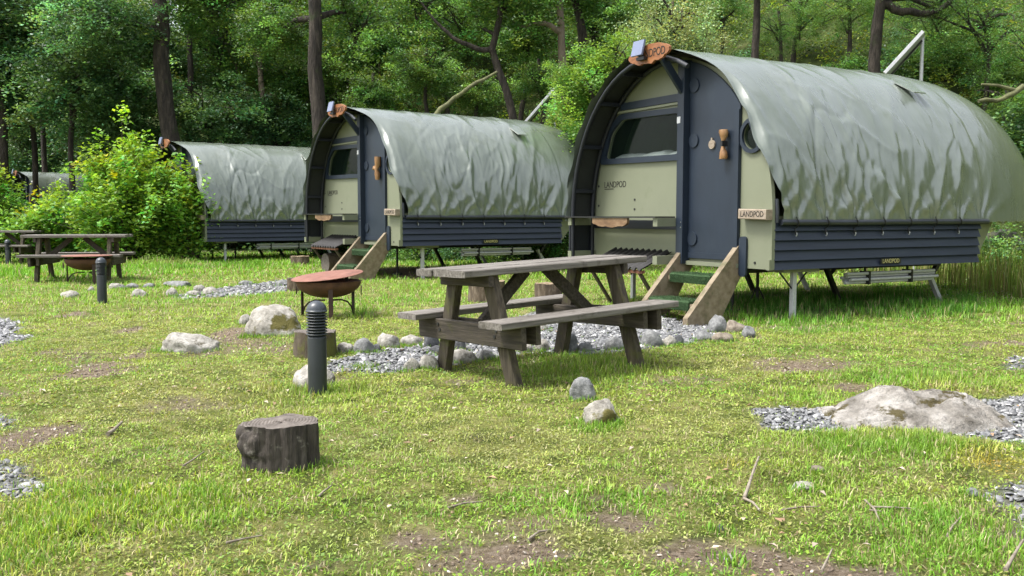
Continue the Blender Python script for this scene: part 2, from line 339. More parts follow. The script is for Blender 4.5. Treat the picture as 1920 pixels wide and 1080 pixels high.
# ================================================================== GROUND
def poly_world(pts): return np.array([gp(*p)[:2] for p in pts])
def poly_sd(P, x, y):
    """signed distance to polygon, positive inside"""
    d = np.full(x.shape, 1e9); ins = np.zeros(x.shape, bool); n_ = len(P)
    for i in range(n_):
        ax, ay = P[i]; bx, by = P[(i+1) % n_]; ex, ey = bx-ax, by-ay
        t = np.clip(((x-ax)*ex+(y-ay)*ey)/(ex*ex+ey*ey), 0, 1)
        d = np.minimum(d, np.hypot(x-ax-t*ex, y-ay-t*ey))
        c = ((ay > y) != (by > y)); ins ^= c & (x < ax+(y-ay)/(by-ay+1e-12)*ex)
    return np.where(ins, d, -d)
GRAVEL = [(poly_world(p), s) for p, s in [
    ([(612, 698), (700, 699), (770, 694), (850, 686), (905, 674), (985, 662), (1060, 668), (1150, 662), (1240, 652), (1345, 634), (1350, 616), (1300, 606), (1230, 590), (1150, 585), (1060, 575), (1010, 583), (960, 600), (880, 628), (820, 640), (740, 652), (690, 664), (640, 674)], 1.),
    ([(1425, 770), (1480, 764), (1580, 766), (1580, 806), (1500, 808), (1440, 800)], .95),
    ([(1850, 752), (1925, 745), (2040, 755), (2040, 838), (1900, 828), (1800, 818), (1740, 806), (1850, 786)], .95),
    ([(-90, 580), (20, 600), (48, 632), (20, 655), (-90, 678)], .9),
    ([(-60, 860), (50, 870), (85, 900), (50, 930), (-60, 930)], .62),
    ([(-60, 770), (20, 775), (30, 800), (-60, 810)], .5),
    ([(330, 553), (420, 539), (560, 522), (545, 546), (430, 557), (340, 561)], .7),
    ([(1868, 925), (1960, 890), (1960, 1000), (1885, 985)], .6),
    ([(1880, 672), (1960, 660), (1960, 695), (1895, 690)], .6)]]
def ell(cx, cy, rx, ry, s):
    c = gp(cx, cy); a = gp(cx+rx, cy); t = gp(cx, cy-ry); b_ = gp(cx, cy+ry)
    return (c.x, (t.y+b_.y)/2, abs(a.x-c.x), abs(t.y-b_.y)/2, s)
BARE = [ell(*e) for e in [(1340, 1045, 190, 34, .9), (1010, 1045, 130, 20, .65), (1180, 985, 80, 18, .7), (240, 850, 150, 45, .5), (870, 932, 45, 14, .8), (1240, 915, 70, 20, .7), (1590, 725, 60, 10, .8),
    (245, 618, 24, 9, 1.), (405, 1010, 90, 22, .7), (600, 1060, 150, 20, .55), (20, 830, 80, 50, .45), (330, 760, 140, 34, .5), (1440, 690, 90, 12, .55), (760, 1010, 90, 16, .6), (440, 622, 45, 12, .9), (130, 590, 22, 8, .7),
    (1110, 935, 40, 12, .7), (480, 540, 70, 8, .9), (700, 760, 90, 18, .4), (420, 930, 40, 12, .5), (190, 700, 70, 20, .4), (1500, 880, 60, 18, .35), (1590, 1075, 90, 18, .8), (900, 820, 60, 18, .45), (550, 910, 60, 20, .4), (1300, 850, 70, 20, .4)]]
LUSH = [ell(*e) for e in [(600, 745, 120, 30, 1.), (1100, 690, 160, 32, 1.1), (1480, 605, 120, 26, 1.2), (1700, 575, 260, 22, 1.), (1650, 835, 200, 30, .9), (1130, 945, 110, 34, .8), (270, 950, 220, 40, .6), (80, 1010, 140, 40, .55),
    (1780, 1000, 160, 60, .6), (1560, 900, 110, 35, .6), (1750, 715, 200, 16, .8), (520, 635, 80, 10, .7), (520, 875, 90, 16, .6), (680, 590, 40, 10, .8), (1500, 745, 80, 14, .7), (180, 690, 90, 16, .5), (700, 480, 300, 12, .8), (100, 510, 160, 14, .8), (1480, 925, 50, 20, .6)]]
THATCH = [ell(*e) for e in [(300, 770, 330, 70, 1.), (880, 840, 330, 70, 1.), (560, 1010, 330, 50, .9), (1330, 800, 260, 50, .9), (1150, 1020, 330, 40, 1.), (180, 640, 180, 40, .8), (1400, 690, 230, 22, .9), (420, 700, 150, 24, .8), (740, 940, 200, 40, .7)]]
YMOSS = [ell(*e) for e in [(1870, 870, 70, 26, 1.1), (935, 668, 50, 9, 1.), (1370, 875, 40, 12, .6), (300, 490, 45, 10, .9), (1130, 790, 50, 8, .5), (840, 685, 60, 6, .6)]]
def esum(L, x, y):
    r = np.zeros(x.shape)
    for cx, cy, rx, ry, s in L:
        r = np.maximum(r, s*np.exp(-1.1*(((x-cx)/rx)**2+((y-cy)/ry)**2)**1.2))
    return r
def under_pods(x, y):
    r = np.zeros(x.shape)
    for px, py, th, dz in PODS[:3]:
        dx, dy = x-px, y-py; u = dx*math.cos(th)-dy*math.sin(th); v = dx*math.sin(th)+dy*math.cos(th)
        r = np.maximum(r, sstep(1.45, 1.0, np.abs(u-.15))*sstep(.1, .8, v)*sstep(4.6, 3.6, v))
    return r
def hill_s(x, y): return np.maximum(x*.79+y*.61-15.9, x*.5+y*.866-24.5)
def covers(x, y):
    nz = fbm(x*3.5, y*3.5, 21, 4); n2 = fbm(x*14, y*14, 31, 3)
    g = np.zeros(x.shape)
    for P, s in GRAVEL:
        sd_ = poly_sd(P, x, y)+(nz-.5)*.28+(n2-.5)*.10
        g = np.maximum(g, s*sstep(-.05, .06, sd_))
    far = sstep(9, 14, y)
    worn = fbm(x*.9, y*1.3, 41, 4)
    bare = esum(BARE, x, y)*(.35+1.3*nz)+sstep(.53, .70, worn)*(1-far*.8)*.62*(.4+nz)
    bare = np.clip(sstep(.33, .8, bare+(n2-.5)*.35), 0, 1)
    bare = np.maximum(bare, under_pods(x, y)*sstep(.25, .55, nz+.15))
    lush = np.clip(esum(LUSH, x, y)*(.4+1.2*nz)+far*.35*sstep(.35, .6, worn)+.12, 0, 1)*(1-bare*.5)
    ym = np.clip(esum(YMOSS, x, y)*(.3+1.4*nz), 0, 1)
    wood = sstep(-1.2, .6, hill_s(x, y)+(nz-.5)*2.5)
    wood = np.maximum(wood, sstep(27, 30, y+(nz-.5)*3-x*.08))
    return g, bare*(1-g), lush*(1-g)*(1-wood), ym*(1-g), wood

def axis(*segs):
    a = [segs[0][0]]
    for s0, s1, st in segs:
        k = max(1, round((s1-s0)/st)); a += list(np.linspace(s0, s1, k+1)[1:])
    return np.array(a)
xs = axis((-160, -40, 8), (-40, -14, .9), (-14, -5.5, .28), (-5.5, 6.5, .075), (6.5, 16, .3), (16, 40, .9), (40, 160, 8))
ys = axis((-40, 0, 4), (0, 1.8, .4), (1.8, 11.5, .075), (11.5, 26, .22), (26, 50, .7), (50, 170, 8))
GX, GY = np.meshgrid(xs, ys); gx, gy = GX.ravel(), GY.ravel()
gg, gb, gl, gy_, gw = covers(gx, gy)
gz = ground_z(gx, gy)
near = sstep(14, 9, gy)*sstep(9, 6, np.abs(gx))*sstep(1, 1.8, gy)
gz = gz+near*((fbm(gx*5, gy*5, 51, 3)-.5)*.045-gg*.012-gb*.008)
nx, ny = len(xs), len(ys)
ii = (np.arange(ny-1)[:, None]*nx+np.arange(nx-1)[None, :]).ravel()
me = np_mesh('ground', np.stack([gx, gy, gz], 1), np.stack([ii, ii+1, ii+nx+1, ii+nx], 1), 'ground', smooth=True)
ca = me.color_attributes.new('cover', 'FLOAT_COLOR', 'POINT'); c4 = np.ones((len(gx), 4), np.float32); c4[:, 0] = gb*(1-gy_*.6); c4[:, 1] = gg; c4[:, 2] = gw
ca.data.foreach_set('color', c4.ravel())
tag(link(bpy.data.objects.new('ground', me)), kind='structure')

# ------------------------------------------------------------------ grass
def near_z(x, y):
    nr = sstep(14, 9, y)*sstep(9, 6, np.abs(x))*sstep(1, 1.8, y)
    return ground_z(x, y)+nr*(fbm(x*5, y*5, 51, 3)-.5)*.045
def scatter(y0, y1, dens, margin=1.2, slope=.60):
    A = (y1-y0)*2*(slope*(y0+y1)/2+margin); n_ = int(A*dens)
    y = np.sqrt(rng.uniform(0, 1, n_)*((y1+margin/slope)**2-(y0+margin/slope)**2)+(y0+margin/slope)**2)-margin/slope
    x = rng.uniform(-1, 1, n_)*(slope*y+margin); return x, y
def blades(x, y, h, wd, lean, seg, cols, tipc=1.25, basec=.7):
    n_ = len(x); a = rng.uniform(0, 2*np.pi, n_); z = near_z(x, y)-.003
    dx, dy = np.cos(a), np.sin(a); px_, py_ = -dy*wd/2, dx*wd/2
    hor = np.sin(lean)*h; ver = np.cos(lean)*h
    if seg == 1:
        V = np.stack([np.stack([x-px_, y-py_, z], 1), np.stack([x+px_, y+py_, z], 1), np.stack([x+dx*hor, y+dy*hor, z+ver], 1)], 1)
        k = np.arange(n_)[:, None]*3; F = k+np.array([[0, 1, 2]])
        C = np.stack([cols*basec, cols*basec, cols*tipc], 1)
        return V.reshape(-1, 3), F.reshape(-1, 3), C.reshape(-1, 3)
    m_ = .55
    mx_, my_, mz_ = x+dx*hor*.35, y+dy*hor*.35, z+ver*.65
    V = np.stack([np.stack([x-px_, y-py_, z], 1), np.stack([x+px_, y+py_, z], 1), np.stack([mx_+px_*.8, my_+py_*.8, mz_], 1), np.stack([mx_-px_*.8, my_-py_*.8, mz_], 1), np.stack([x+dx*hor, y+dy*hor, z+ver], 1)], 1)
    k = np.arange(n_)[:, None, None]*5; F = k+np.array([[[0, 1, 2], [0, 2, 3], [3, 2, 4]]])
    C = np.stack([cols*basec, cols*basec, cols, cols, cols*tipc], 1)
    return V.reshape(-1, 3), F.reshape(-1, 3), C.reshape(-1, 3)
def grass_zone(name, y0, y1, dens, h0, wd, seg, label):
    x, y = scatter(y0, y1, dens)
    g, b_, l, ym, wd_ = covers(x, y)
    clump = fbm(x*9, y*9, 61, 2)
    p = (.42+.58*l+.25*(clump-.5))*(1-.88*b_)*(1-.93*sstep(.3, .75, g))*(1-.9*wd_)*(1-.5*np.clip(ym, 0, 1))
    k = rng.uniform(0, 1, len(x)) < p
    x, y, l, clump, ym, b_ = x[k], y[k], l[k], clump[k], ym[k], b_[k]
    n_ = len(x); u = rng.uniform(0, 1, n_)
    h = h0*(.40+.8*u)*(.75+1.05*l)*(.55+.9*clump)
    lean = np.clip(rng.normal(.95-.45*l, .35, n_), .05, 1.45)
    patch = fbm(x*.75+3, y*.75, 71, 3); yel = fbm(x*2.1, y*2.1, 81, 3)
    green = np.array([.165, .36, .034]); lime = np.array([.34, .45, .075]); yell = np.array([.42, .45, .11]); straw = np.array([.48, .42, .25]); deep = np.array([.075, .215, .022])
    t = np.clip((patch-.30)/.3+(yel-.5)*1.1-.3*l, 0, 1)[:, None]
    c = green*(1-t)+lime*t
    t2 = np.clip((yel-.56)/.2-.5*l, 0, 1)[:, None]*.8; c = c*(1-t2)+yell*t2
    t3 = (np.clip(l-.35, 0, 1)*rng.uniform(0, 1.3, n_))[:, None]; t3 = np.clip(t3, 0, .85); c = c*(1-t3)+deep*t3
    lushlime = (np.exp(-((x+1.7)**2/1.6+(y-3.6)**2/.25)))[:, None]; c = c*(1-lushlime*.7)+np.array([.34, .40, .035])*lushlime*.7
    c = c*(1-ym[:, None]*.8)+np.array([.34, .23, .03])*ym[:, None]*.8
    fr = sstep(8.5, 13, y)[:, None]*.65; c = c*(1-fr)+np.array([.17, .39, .030])*(.75+.5*clump[:, None])*fr
    tch = np.clip(esum(THATCH, x, y)*(.1+1.7*fbm(x*2.6, y*2.6, 211, 4))-.25, 0, .85)[:, None]*(1-.6*l[:, None]); c = c*(1-tch)+np.array([.41, .43, .14])*tch; h = h*(1-.35*tch[:, 0])
    dry = (rng.uniform(0, 1, n_) < .12+.16*(1-l)+.2*b_)[:, None]; c = np.where(dry, straw*rng.uniform(.6, 1.1, (n_, 1)), c)
    mott = fbm(x*6, y*6, 171, 3)[:, None]; c = c*rng.uniform(.65, 1.3, (n_, 1))*(.62+.8*mott)
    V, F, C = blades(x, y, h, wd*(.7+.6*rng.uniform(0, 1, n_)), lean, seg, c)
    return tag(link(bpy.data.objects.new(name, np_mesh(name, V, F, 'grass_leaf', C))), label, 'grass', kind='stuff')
grass_zone('lawn_grass', 1.9, 5.2, 8600, .033, .0042, 2, 'short trodden lawn grass in the foreground')
grass_zone('lawn_grass', 5.2, 9.5, 3800, .037, .0075, 1, 'lawn grass around the picnic table and rocks')
grass_zone('lawn_grass', 9.5, 16, 1150, .060, .013, 1, 'lawn grass around and under the nearest pods')
grass_zone('lawn_grass', 16, 34, 420, .08, .026, 1, 'lawn grass round the far pods and bushes')
# longer tufts at the foot of posts, legs and pods
def tufts(spots, name, label, h, wd, n_per, spread, green=(.07, .19, .022), lean0=.35):
    X, Y = [], []
    for px, py in spots:
        c = gp(px, py); k = n_per
        X.append(rng.normal(c.x, spread, k)); Y.append(rng.normal(c.y, spread*1.0, k))
    x = np.concatenate(X); y = np.concatenate(Y); n_ = len(x)
    hh = h*rng.uniform(.4, 1.15, n_); c = np.array(green)*rng.uniform(.6, 1.5, (n_, 1)); d = rng.uniform(0, 1, n_) < .1
    c[d] = np.array([.4, .36, .18])
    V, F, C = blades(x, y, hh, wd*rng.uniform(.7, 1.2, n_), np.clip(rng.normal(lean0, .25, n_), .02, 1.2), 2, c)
    return tag(link(bpy.data.objects.new(name, np_mesh(name, V, F, 'grass_leaf', C))), label, 'grass', kind='stuff')
sp = [(580+i*5, 736+random.uniform(-10, 6)) for i in range(10)]+[(470+i*8, 872+random.uniform(-3, 6)) for i in range(15)]+[(300+i*7, 657) for i in range(12)]+[(460+i*8, 630) for i in range(12)]
sp += [(960+random.uniform(-60, 230), 690+random.uniform(-22, 32)) for i in range(60)]+[(1590+random.uniform(-70, 200), 812+random.uniform(0, 30)) for i in range(50)]+[(1100+random.uniform(-30, 60), 800+random.uniform(-10, 15)) for i in range(16)]
sp += [(random.uniform(60, 420), 945+random.uniform(-35, 45)) for i in range(60)]+[(random.uniform(1600, 1920), random.uniform(940, 1075)) for i in range(50)]+[(700+random.uniform(-40, 20), 690) for i in range(6)]+[(random.uniform(0, 150), random.uniform(960, 1060)) for i in range(30)]
tufts(sp, 'grass_tuft', 'longer grass tufts round stump, bollard and boulder', .050, .0036, 42, .06, (.15, .29, .03), .5)
sp = [(1345+random.uniform(0, 480), 592-.09*random.uniform(0, 480)+random.uniform(-14, 12)) for i in range(150)]+[(1340+i*6, 580-i*.4) for i in range(60)]
tufts(sp, 'grass_tuft', 'dark green long grass along the edge of the nearest pod', .13, .007, 50, .10, (.08, .22, .024))
sp = [(random.uniform(560, 1060), random.uniform(478, 500)) for i in range(90)]+[(random.uniform(150, 560), random.uniform(478, 505)) for i in range(120)]
tufts(sp, 'grass_tuft', 'bright long grass by the hazel and the second pod', .13, .015, 40, .18, (.13, .30, .025))
# seeding meadow grass to the right, behind the nearest pod
x = rng.uniform(6.2, 13, 9000); y = rng.uniform(11.5, 18, 9000); k = (x*.79+y*.61 > 13.0) & (x*.79+y*.61 < 17.5) & (x > 6.6); x, y = x[k], y[k]; n_ = len(x)
c = np.where(rng.uniform(0, 1, (n_, 1)) < .35, np.array([.38, .34, .15]), np.array([.22, .33, .06]))*rng.uniform(.6, 1.3, (n_, 1))
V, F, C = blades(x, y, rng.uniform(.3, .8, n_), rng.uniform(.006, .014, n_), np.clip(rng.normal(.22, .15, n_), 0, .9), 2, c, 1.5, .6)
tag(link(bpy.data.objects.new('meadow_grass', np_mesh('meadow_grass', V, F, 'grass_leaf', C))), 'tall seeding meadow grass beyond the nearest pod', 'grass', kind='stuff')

# ------------------------------------------------------------------ slate chips
def chips(name, y0, y1, dens, size, label, which=0, cpal=np.array([.37, .37, .365]), cdark=np.array([.165, .168, .172]), cat='gravel'):
    x, y = scatter(y0, y1, dens); g = covers(x, y)[which]; k = rng.uniform(0, 1, len(x)) < sstep(.25, .8, g)*(1-.9*under_pods(x, y)); x, y = x[k], y[k]; n_ = len(x)
    z = near_z(x, y)-.006+rng.uniform(0, .5*size, n_); s_ = size*rng.uniform(.5, 1.5, n_); a = rng.uniform(0, 6.28, n_); el = rng.uniform(.45, .9, n_)
    t1, t2 = rng.normal(0, .28, n_), rng.normal(0, .28, n_); th = size*.28
    ring = np.array([[1, .1], [.35, .9], [-.6, .75], [-1, -.2], [-.3, -.95], [.7, -.7]])
    rx = ring[None, :, 0]*s_[:, None]*rng.uniform(.75, 1.2, (n_, 6)); ry = ring[None, :, 1]*(s_*el)[:, None]*rng.uniform(.75, 1.2, (n_, 6))
    wx = rx*np.cos(a)[:, None]-ry*np.sin(a)[:, None]; wy = rx*np.sin(a)[:, None]+ry*np.cos(a)[:, None]
    wz = wx*t1[:, None]+wy*t2[:, None]
    top = np.stack([x[:, None]+wx*.85, y[:, None]+wy*.85, z[:, None]+wz+th], 2); bot = np.stack([x[:, None]+wx, y[:, None]+wy, z[:, None]+wz-th*.3], 2)
    V = np.concatenate([top, bot], 1).reshape(-1, 3); k = np.arange(n_)[:, None, None]*12
    tri = [[0, 1, 2], [0, 2, 3], [0, 3, 4], [0, 4, 5]]+[q for i in range(6) for q in ([i, 6+i, 6+(i+1) % 6], [i, 6+(i+1) % 6, (i+1) % 6])]
    F = (k+np.array([tri])).reshape(-1, 3)
    c = np.repeat(np.where(rng.uniform(0, 1, (n_, 1)) < .2, cpal, cdark)*rng.uniform(.45, 1.35, (n_, 1)), 12, 0)
    tag(link(bpy.data.objects.new(name, np_mesh(name, V, F, 'chip', c))), label, cat, kind='stuff')
m, n, b = new_mat('chip'); a_ = N(n, 'ShaderNodeAttribute', attribute_name='Col'); n.links.new(a_.outputs['Color'], b.inputs['Base Color']); b.inputs['Roughness'].default_value = .62
chips('slate_chips', 2.4, 6.3, 1700, .015, 'loose grey slate chips in the foreground around the boulder')
chips('slate_chips', 6.3, 11, 1050, .021, 'grey slate chip path under the picnic table')
chips('slate_chips', 11, 18, 260, .035, 'grey slate chips on the far path')
chips('soil_crumbs', 2.2, 6, 900, .0065, 'brown crumbs, grit and bark bits on the bare earth', 1, np.array([.46, .40, .33]), np.array([.17, .125, .085]), 'soil')
chips('soil_crumbs', 6, 11, 350, .010, 'brown grit on the worn patches farther back', 1, np.array([.42, .36, .30]), np.array([.17, .125, .085]), 'soil')
# moss, clover leaves and thatch between the blades
def leaflets(y0, y1, dens, size, label):
    x, y = scatter(y0, y1, dens); g, b_, l, ym, wd_ = covers(x, y)
    k = rng.uniform(0, 1, len(x)) < (1-.92*b_)*(1-.97*sstep(.3, .7, g))*(1-wd_)*(.55+.9*(fbm(x*5, y*5, 181, 3)-.35)); x, y, l, ym, b_ = x[k], y[k], l[k], ym[k], b_[k]; n_ = len(x)
    z = near_z(x, y)+rng.uniform(.001, .016, n_)*(size/.008); s_ = size*rng.uniform(.5, 1.5, n_)[:, None]; a = rng.uniform(0, 6.283, n_)
    nr = np.stack([rng.normal(0, .5, n_), rng.normal(0, .5, n_), np.ones(n_)], 1); nr /= np.linalg.norm(nr, axis=1)[:, None]
    d = np.stack([np.cos(a), np.sin(a), 0*a], 1); d -= nr*(d*nr).sum(1)[:, None]; d /= np.linalg.norm(d, axis=1)[:, None]; s2 = np.cross(nr, d); P_ = np.stack([x, y, z], 1)
    el = rng.uniform(.25, .8, n_)[:, None]
    V = np.stack([P_-d*s_, P_-s2*s_*el, P_+d*s_, P_+s2*s_*el], 1).reshape(-1, 3)
    pt = fbm(x*1.3+5, y*1.3, 191, 3); mt = fbm(x*7, y*7, 201, 3); q = rng.uniform(0, 1, n_)
    c = np.where((q < .30+.5*np.clip(pt-.45, 0, 1))[:, None], np.array([.31, .32, .10]), np.where((q > .93)[:, None], np.array([.24, .17, .10]), np.array([.24, .37, .05])))
    c = np.where(((pt < .45) & (q < .6))[:, None], np.array([.13, .27, .030]), c); c = c*(1-ym[:, None]*.85)+np.array([.36, .22, .025])*ym[:, None]*.85
    tch = np.clip(esum(THATCH, x, y)*(.1+1.7*fbm(x*2.6, y*2.6, 211, 4))-.2, 0, .85)[:, None]; c = c*(1-tch)+np.where((q < .5)[:, None], np.array([.34, .32, .15]), np.array([.30, .34, .09]))*tch
    c = c*rng.uniform(.6, 1.3, (n_, 1))*(.6+.8*mt[:, None])
    tag(link(bpy.data.objects.new('lawn_moss', np_mesh('lawn_moss', V, np.arange(n_)[:, None]*4+np.array([[0, 1, 2, 3]]), 'grass_leaf', np.repeat(c, 4, 0)))), label, 'moss', kind='stuff')
leaflets(1.9, 5.2, 5600, .0065, 'moss, clover leaves and dry thatch in the foreground lawn')
leaflets(5.2, 10, 2600, .0090, 'moss and thatch in the lawn round the table')
# fallen leaves and bits of bark lying in the grass
n_ = 420; x, y = scatter(2.2, 9, 7); n_ = len(x); z = ground_z(x, y)+.014; s_ = rng.uniform(.010, .028, n_); a = rng.uniform(0, 6.28, n_)
q = np.array([[-1, 0, 0], [0, -.45, .35], [1, 0, .1], [0, .45, .4]]); ca_, sa_ = np.cos(a)[:, None], np.sin(a)[:, None]
V = np.stack([x[:, None]+(q[:, 0]*ca_-q[:, 1]*sa_)*s_[:, None], y[:, None]+(q[:, 0]*sa_+q[:, 1]*ca_)*s_[:, None], z[:, None]+q[:, 2]*s_[:, None]*rng.uniform(.3, 1.6, (n_, 1))], 2).reshape(-1, 3)
c = np.repeat(np.where(rng.uniform(0, 1, (n_, 1)) < .5, np.array([.46, .38, .29]), np.array([.27, .17, .10]))*rng.uniform(.6, 1.3, (n_, 1)), 4, 0)
tag(link(bpy.data.objects.new('fallen_leaves', np_mesh('fallen_leaves', V, np.arange(n_)[:, None]*4+np.array([[0, 1, 2, 3]]), 'chip', c))), 'dry brown leaves and bark scraps lying in the grass', 'leaves', kind='stuff')
x = np.concatenate([rng.uniform(5.5, 11, 500), rng.uniform(-9, -3, 120)]); y = np.concatenate([rng.uniform(10.5, 16, 500), rng.uniform(14, 22, 120)]); n_ = len(x); z = ground_z(x, y)+rng.uniform(.05, .10, n_)
V = np.stack([x[:, None]+np.array([-1, 0, 1, 0])*.014, y[:, None]+np.array([0, -1, 0, 1])*.014, z[:, None]+np.array([0, .008, 0, -.004])+0*x[:, None]], 2).reshape(-1, 3)
tag(link(bpy.data.objects.new('clover_flowers', np_mesh('clover_flowers', V, np.arange(n_)[:, None]*4+np.array([[0, 1, 2, 3]]), 'flower'))), 'small white clover flowers dotted in the grass beyond the nearest pod', 'flowers', kind='stuff')
# ================================================================== CAMPING PODS
PA, PH, PZ, ZB = 1.67, 1.95, 1.10, .555       # arch half width, arch height, spring line, underside
PL, DOME0, DOME1 = 3.56, 3.6, 6.3
TIES = [.32+.46*k for k in range(8)]
def arch(t, sc_=1.): return PA*sc_*math.cos(t), PZ+PH*sc_*math.sin(t)
def arch_outline(sc_, n_=40, zb=ZB, t0=0, t1=math.pi):
    p = [arch(t0+(t1-t0)*k/n_, sc_) for k in range(n_+1)]
    return [(p[0][0], zb)]+p+[(p[-1][0], zb)]
def arch_z(u, sc_): return PZ+PH*sc_*math.sqrt(max(0, 1-(u/(PA*sc_))**2))
def dome(v): return np.sqrt(np.clip(1-(np.clip(v-DOME0, 0, None)/(DOME1-DOME0))**2, 0, 1))
def front_v(t):
    """front edge of the cover: hooded on the left and over the ridge, swept back on the right"""
    u = np.cos(t); f_ = -.40+.295*sstep(.05, .62, u)
    return f_+.235*sstep(.40, 0., t)
def tarp_mesh(seed=0):
    nt_, nv = 200, 330
    T = np.linspace(math.pi+.02, -.025, nt_); S = np.linspace(0, 1, nv)
    tt, ss = np.meshgrid(T, S, indexing='ij')
    fv = front_v(tt)+.018*np.abs(np.sin(tt*11))*1.+.012*np.sin(tt*23+1)
    ss2 = ss**.92
    v = fv+(DOME1-.02-fv)*ss2
    d = dome(v)
    cu, sz = np.cos(tt), np.sin(tt)
    arc = tt*1.8                                   # metres round the arch from the right hand hem
    # hanging folds: narrow ridged creases running down and a little aside
    w_side = sstep(2.3, .5, arc)+sstep(math.pi*1.8-2.3, math.pi*1.8-.5, arc)
    q = v+.35*np.sin(arc*1.1+v*.7)+.18*fbm(v*1.5, arc*1.2, 91+seed, 2)
    f1 = 1-np.abs(2*fbm(q*2.3, arc*.38, 101+seed, 2)-1)*1.6
    f2 = 1-np.abs(2*fbm(q*5.2+arc*.8, arc*.75, 111+seed, 2)-1)*1.8
    f3 = fbm(v*1.1, arc*.9, 121+seed, 3)-.5
    f4 = 1-np.abs(2*fbm(v*3.6-arc*2.2, arc*1.6+v*.8, 131+seed, 2)-1)*1.9
    f5 = 1-np.abs(2*fbm(v*1.7+arc*1.3, arc*.55-v*.5, 141+seed, 2)-1)*1.5
    f6 = 1-np.abs(2*fbm(v*8-arc*1.5, arc*2.2, 151+seed, 2)-1)*1.9
    patchy = sstep(.40, .62, fbm(v*.9, arc*.8, 161+seed, 2))
    tail = 1-.85*sstep(3.15, 3.7, v)
    disp = f3*.034*(.5+.5*w_side)+tail*(np.clip(f1, 0, 1)**3*.034*(.10+.90*w_side)+np.clip(f2, 0, 1)**3*.020*(.10+.90*w_side)*patchy+np.clip(f4, 0, 1)**3*.016*(.25+.75*w_side)*patchy+np.clip(f5, 0, 1)**4*.024*(.35+.65*w_side)+np.clip(f6, 0, 1)**3*.007*(.2+.8*w_side))
    for sd_, fq, wv, am in ((171, 1.5, .040, .018), (181, 2.8, .05, .012), (191, 4.4, .07, .009)):
        cr = np.abs(2*fbm(q*fq+arc*.25*((sd_ % 3)-1), arc*.42+v*.15, sd_+seed, 2)-1)
        disp -= am*np.exp(-(cr/wv)**2)*(.15+.85*w_side)*(.35+.65*patchy)*tail
    # creases fanning up from every tie
    for k, tv in enumerate(TIES+[-.0]):
        dv = v-tv; h = np.clip(arc, 0.02, None); ang = np.arctan2(dv, h+.05)
        disp += .024*(1-2*np.abs(np.sin(ang*(4.5+.5*(k % 3))+k)))*np.exp(-np.hypot(dv, h)/.40)*sstep(1.3, .2, arc)
        disp -= .030*np.exp(-(dv/.07)**2-(h/.16)**2)
    # hoops of the frame telling through the cover
    for hv in (.9, 1.9, 2.9):
        disp += .012*np.exp(-((v-hv)/.09)**2)
    disp -= .012*sstep(3.56, 3.60, v)
    hemw = sstep(0, .10, arc); disp = disp*.92*(.45+.55*hemw)-.015
    disp -= .072*sstep(.095, .055, v-fv)*sstep(.28, .45, tt)*sstep(1.05, .7, tt)*(.8+.2*np.sin(tt*17))
    u = (PA+.025+disp)*d*cu; z = PZ+(PH+.025+disp)*d*sz
    z = z-.045*sstep(.03, 0, np.abs(sz))*(1+.5*np.cos(2*math.pi*(v-.32)/.46))
    # the cover bellies out between the ties
    V = np.stack([u, v, z], 2).reshape(-1, 3)
    a = (np.arange(nt_-1)[:, None]*nv+np.arange(nv-1)[None, :]).ravel()
    return np_mesh('cover', V, np.stack([a, a+1, a+nv+1, a+nv], 1), 'tarp', smooth=True)
CACHE = {}
def cached(key, fn):
    if key not in CACHE: CACHE[key] = fn()
    return CACHE[key]
def rounded(pts, r, n_=5):
    out = []; L = len(pts)
    for i in range(L):
        p = Vector(pts[i]); a = (Vector(pts[i-1])-p); b_ = (Vector(pts[(i+1) % L])-p); rr = min(r, a.length*.45, b_.length*.45)
        a.normalize(); b_.normalize()
        for k in range(n_+1):
            t = k/n_; q = (p+a*rr)*(1-t)**2+p*2*t*(1-t)+(p+b_*rr)*t*t; out.append((q.x, q.y))
    return out
WIN_O = rounded([(-1.45, 1.80), (.225, 1.78), (.225, 2.40), (-1.02, 2.43), (-1.30, 2.22)], .09)
WIN_I = rounded([(-1.33, 1.87), (.17, 1.855), (.17, 2.335), (-.98, 2.355), (-1.21, 2.19)], .07)
WALL_M = Matrix(((1, 0, 0, 0), (0, 0, -1, 0), (0, 1, 0, 0), (0, 0, 0, 1)))   # text plane -> facing -v
def circ(cu, cz, r, n_=28): return [(cu+r*math.cos(2*math.pi*k/n_), cz+r*math.sin(2*math.pi*k/n_)) for k in range(n_)]
def clip_arch(pts, sc_):
    out = []
    for u, z in pts:
        zz = max(z-PZ, 0); q = math.hypot(u/(PA*sc_), zz/(PH*sc_)); out.append((u/q, PZ+zz/q) if q > 1 else (u, z))
    return out
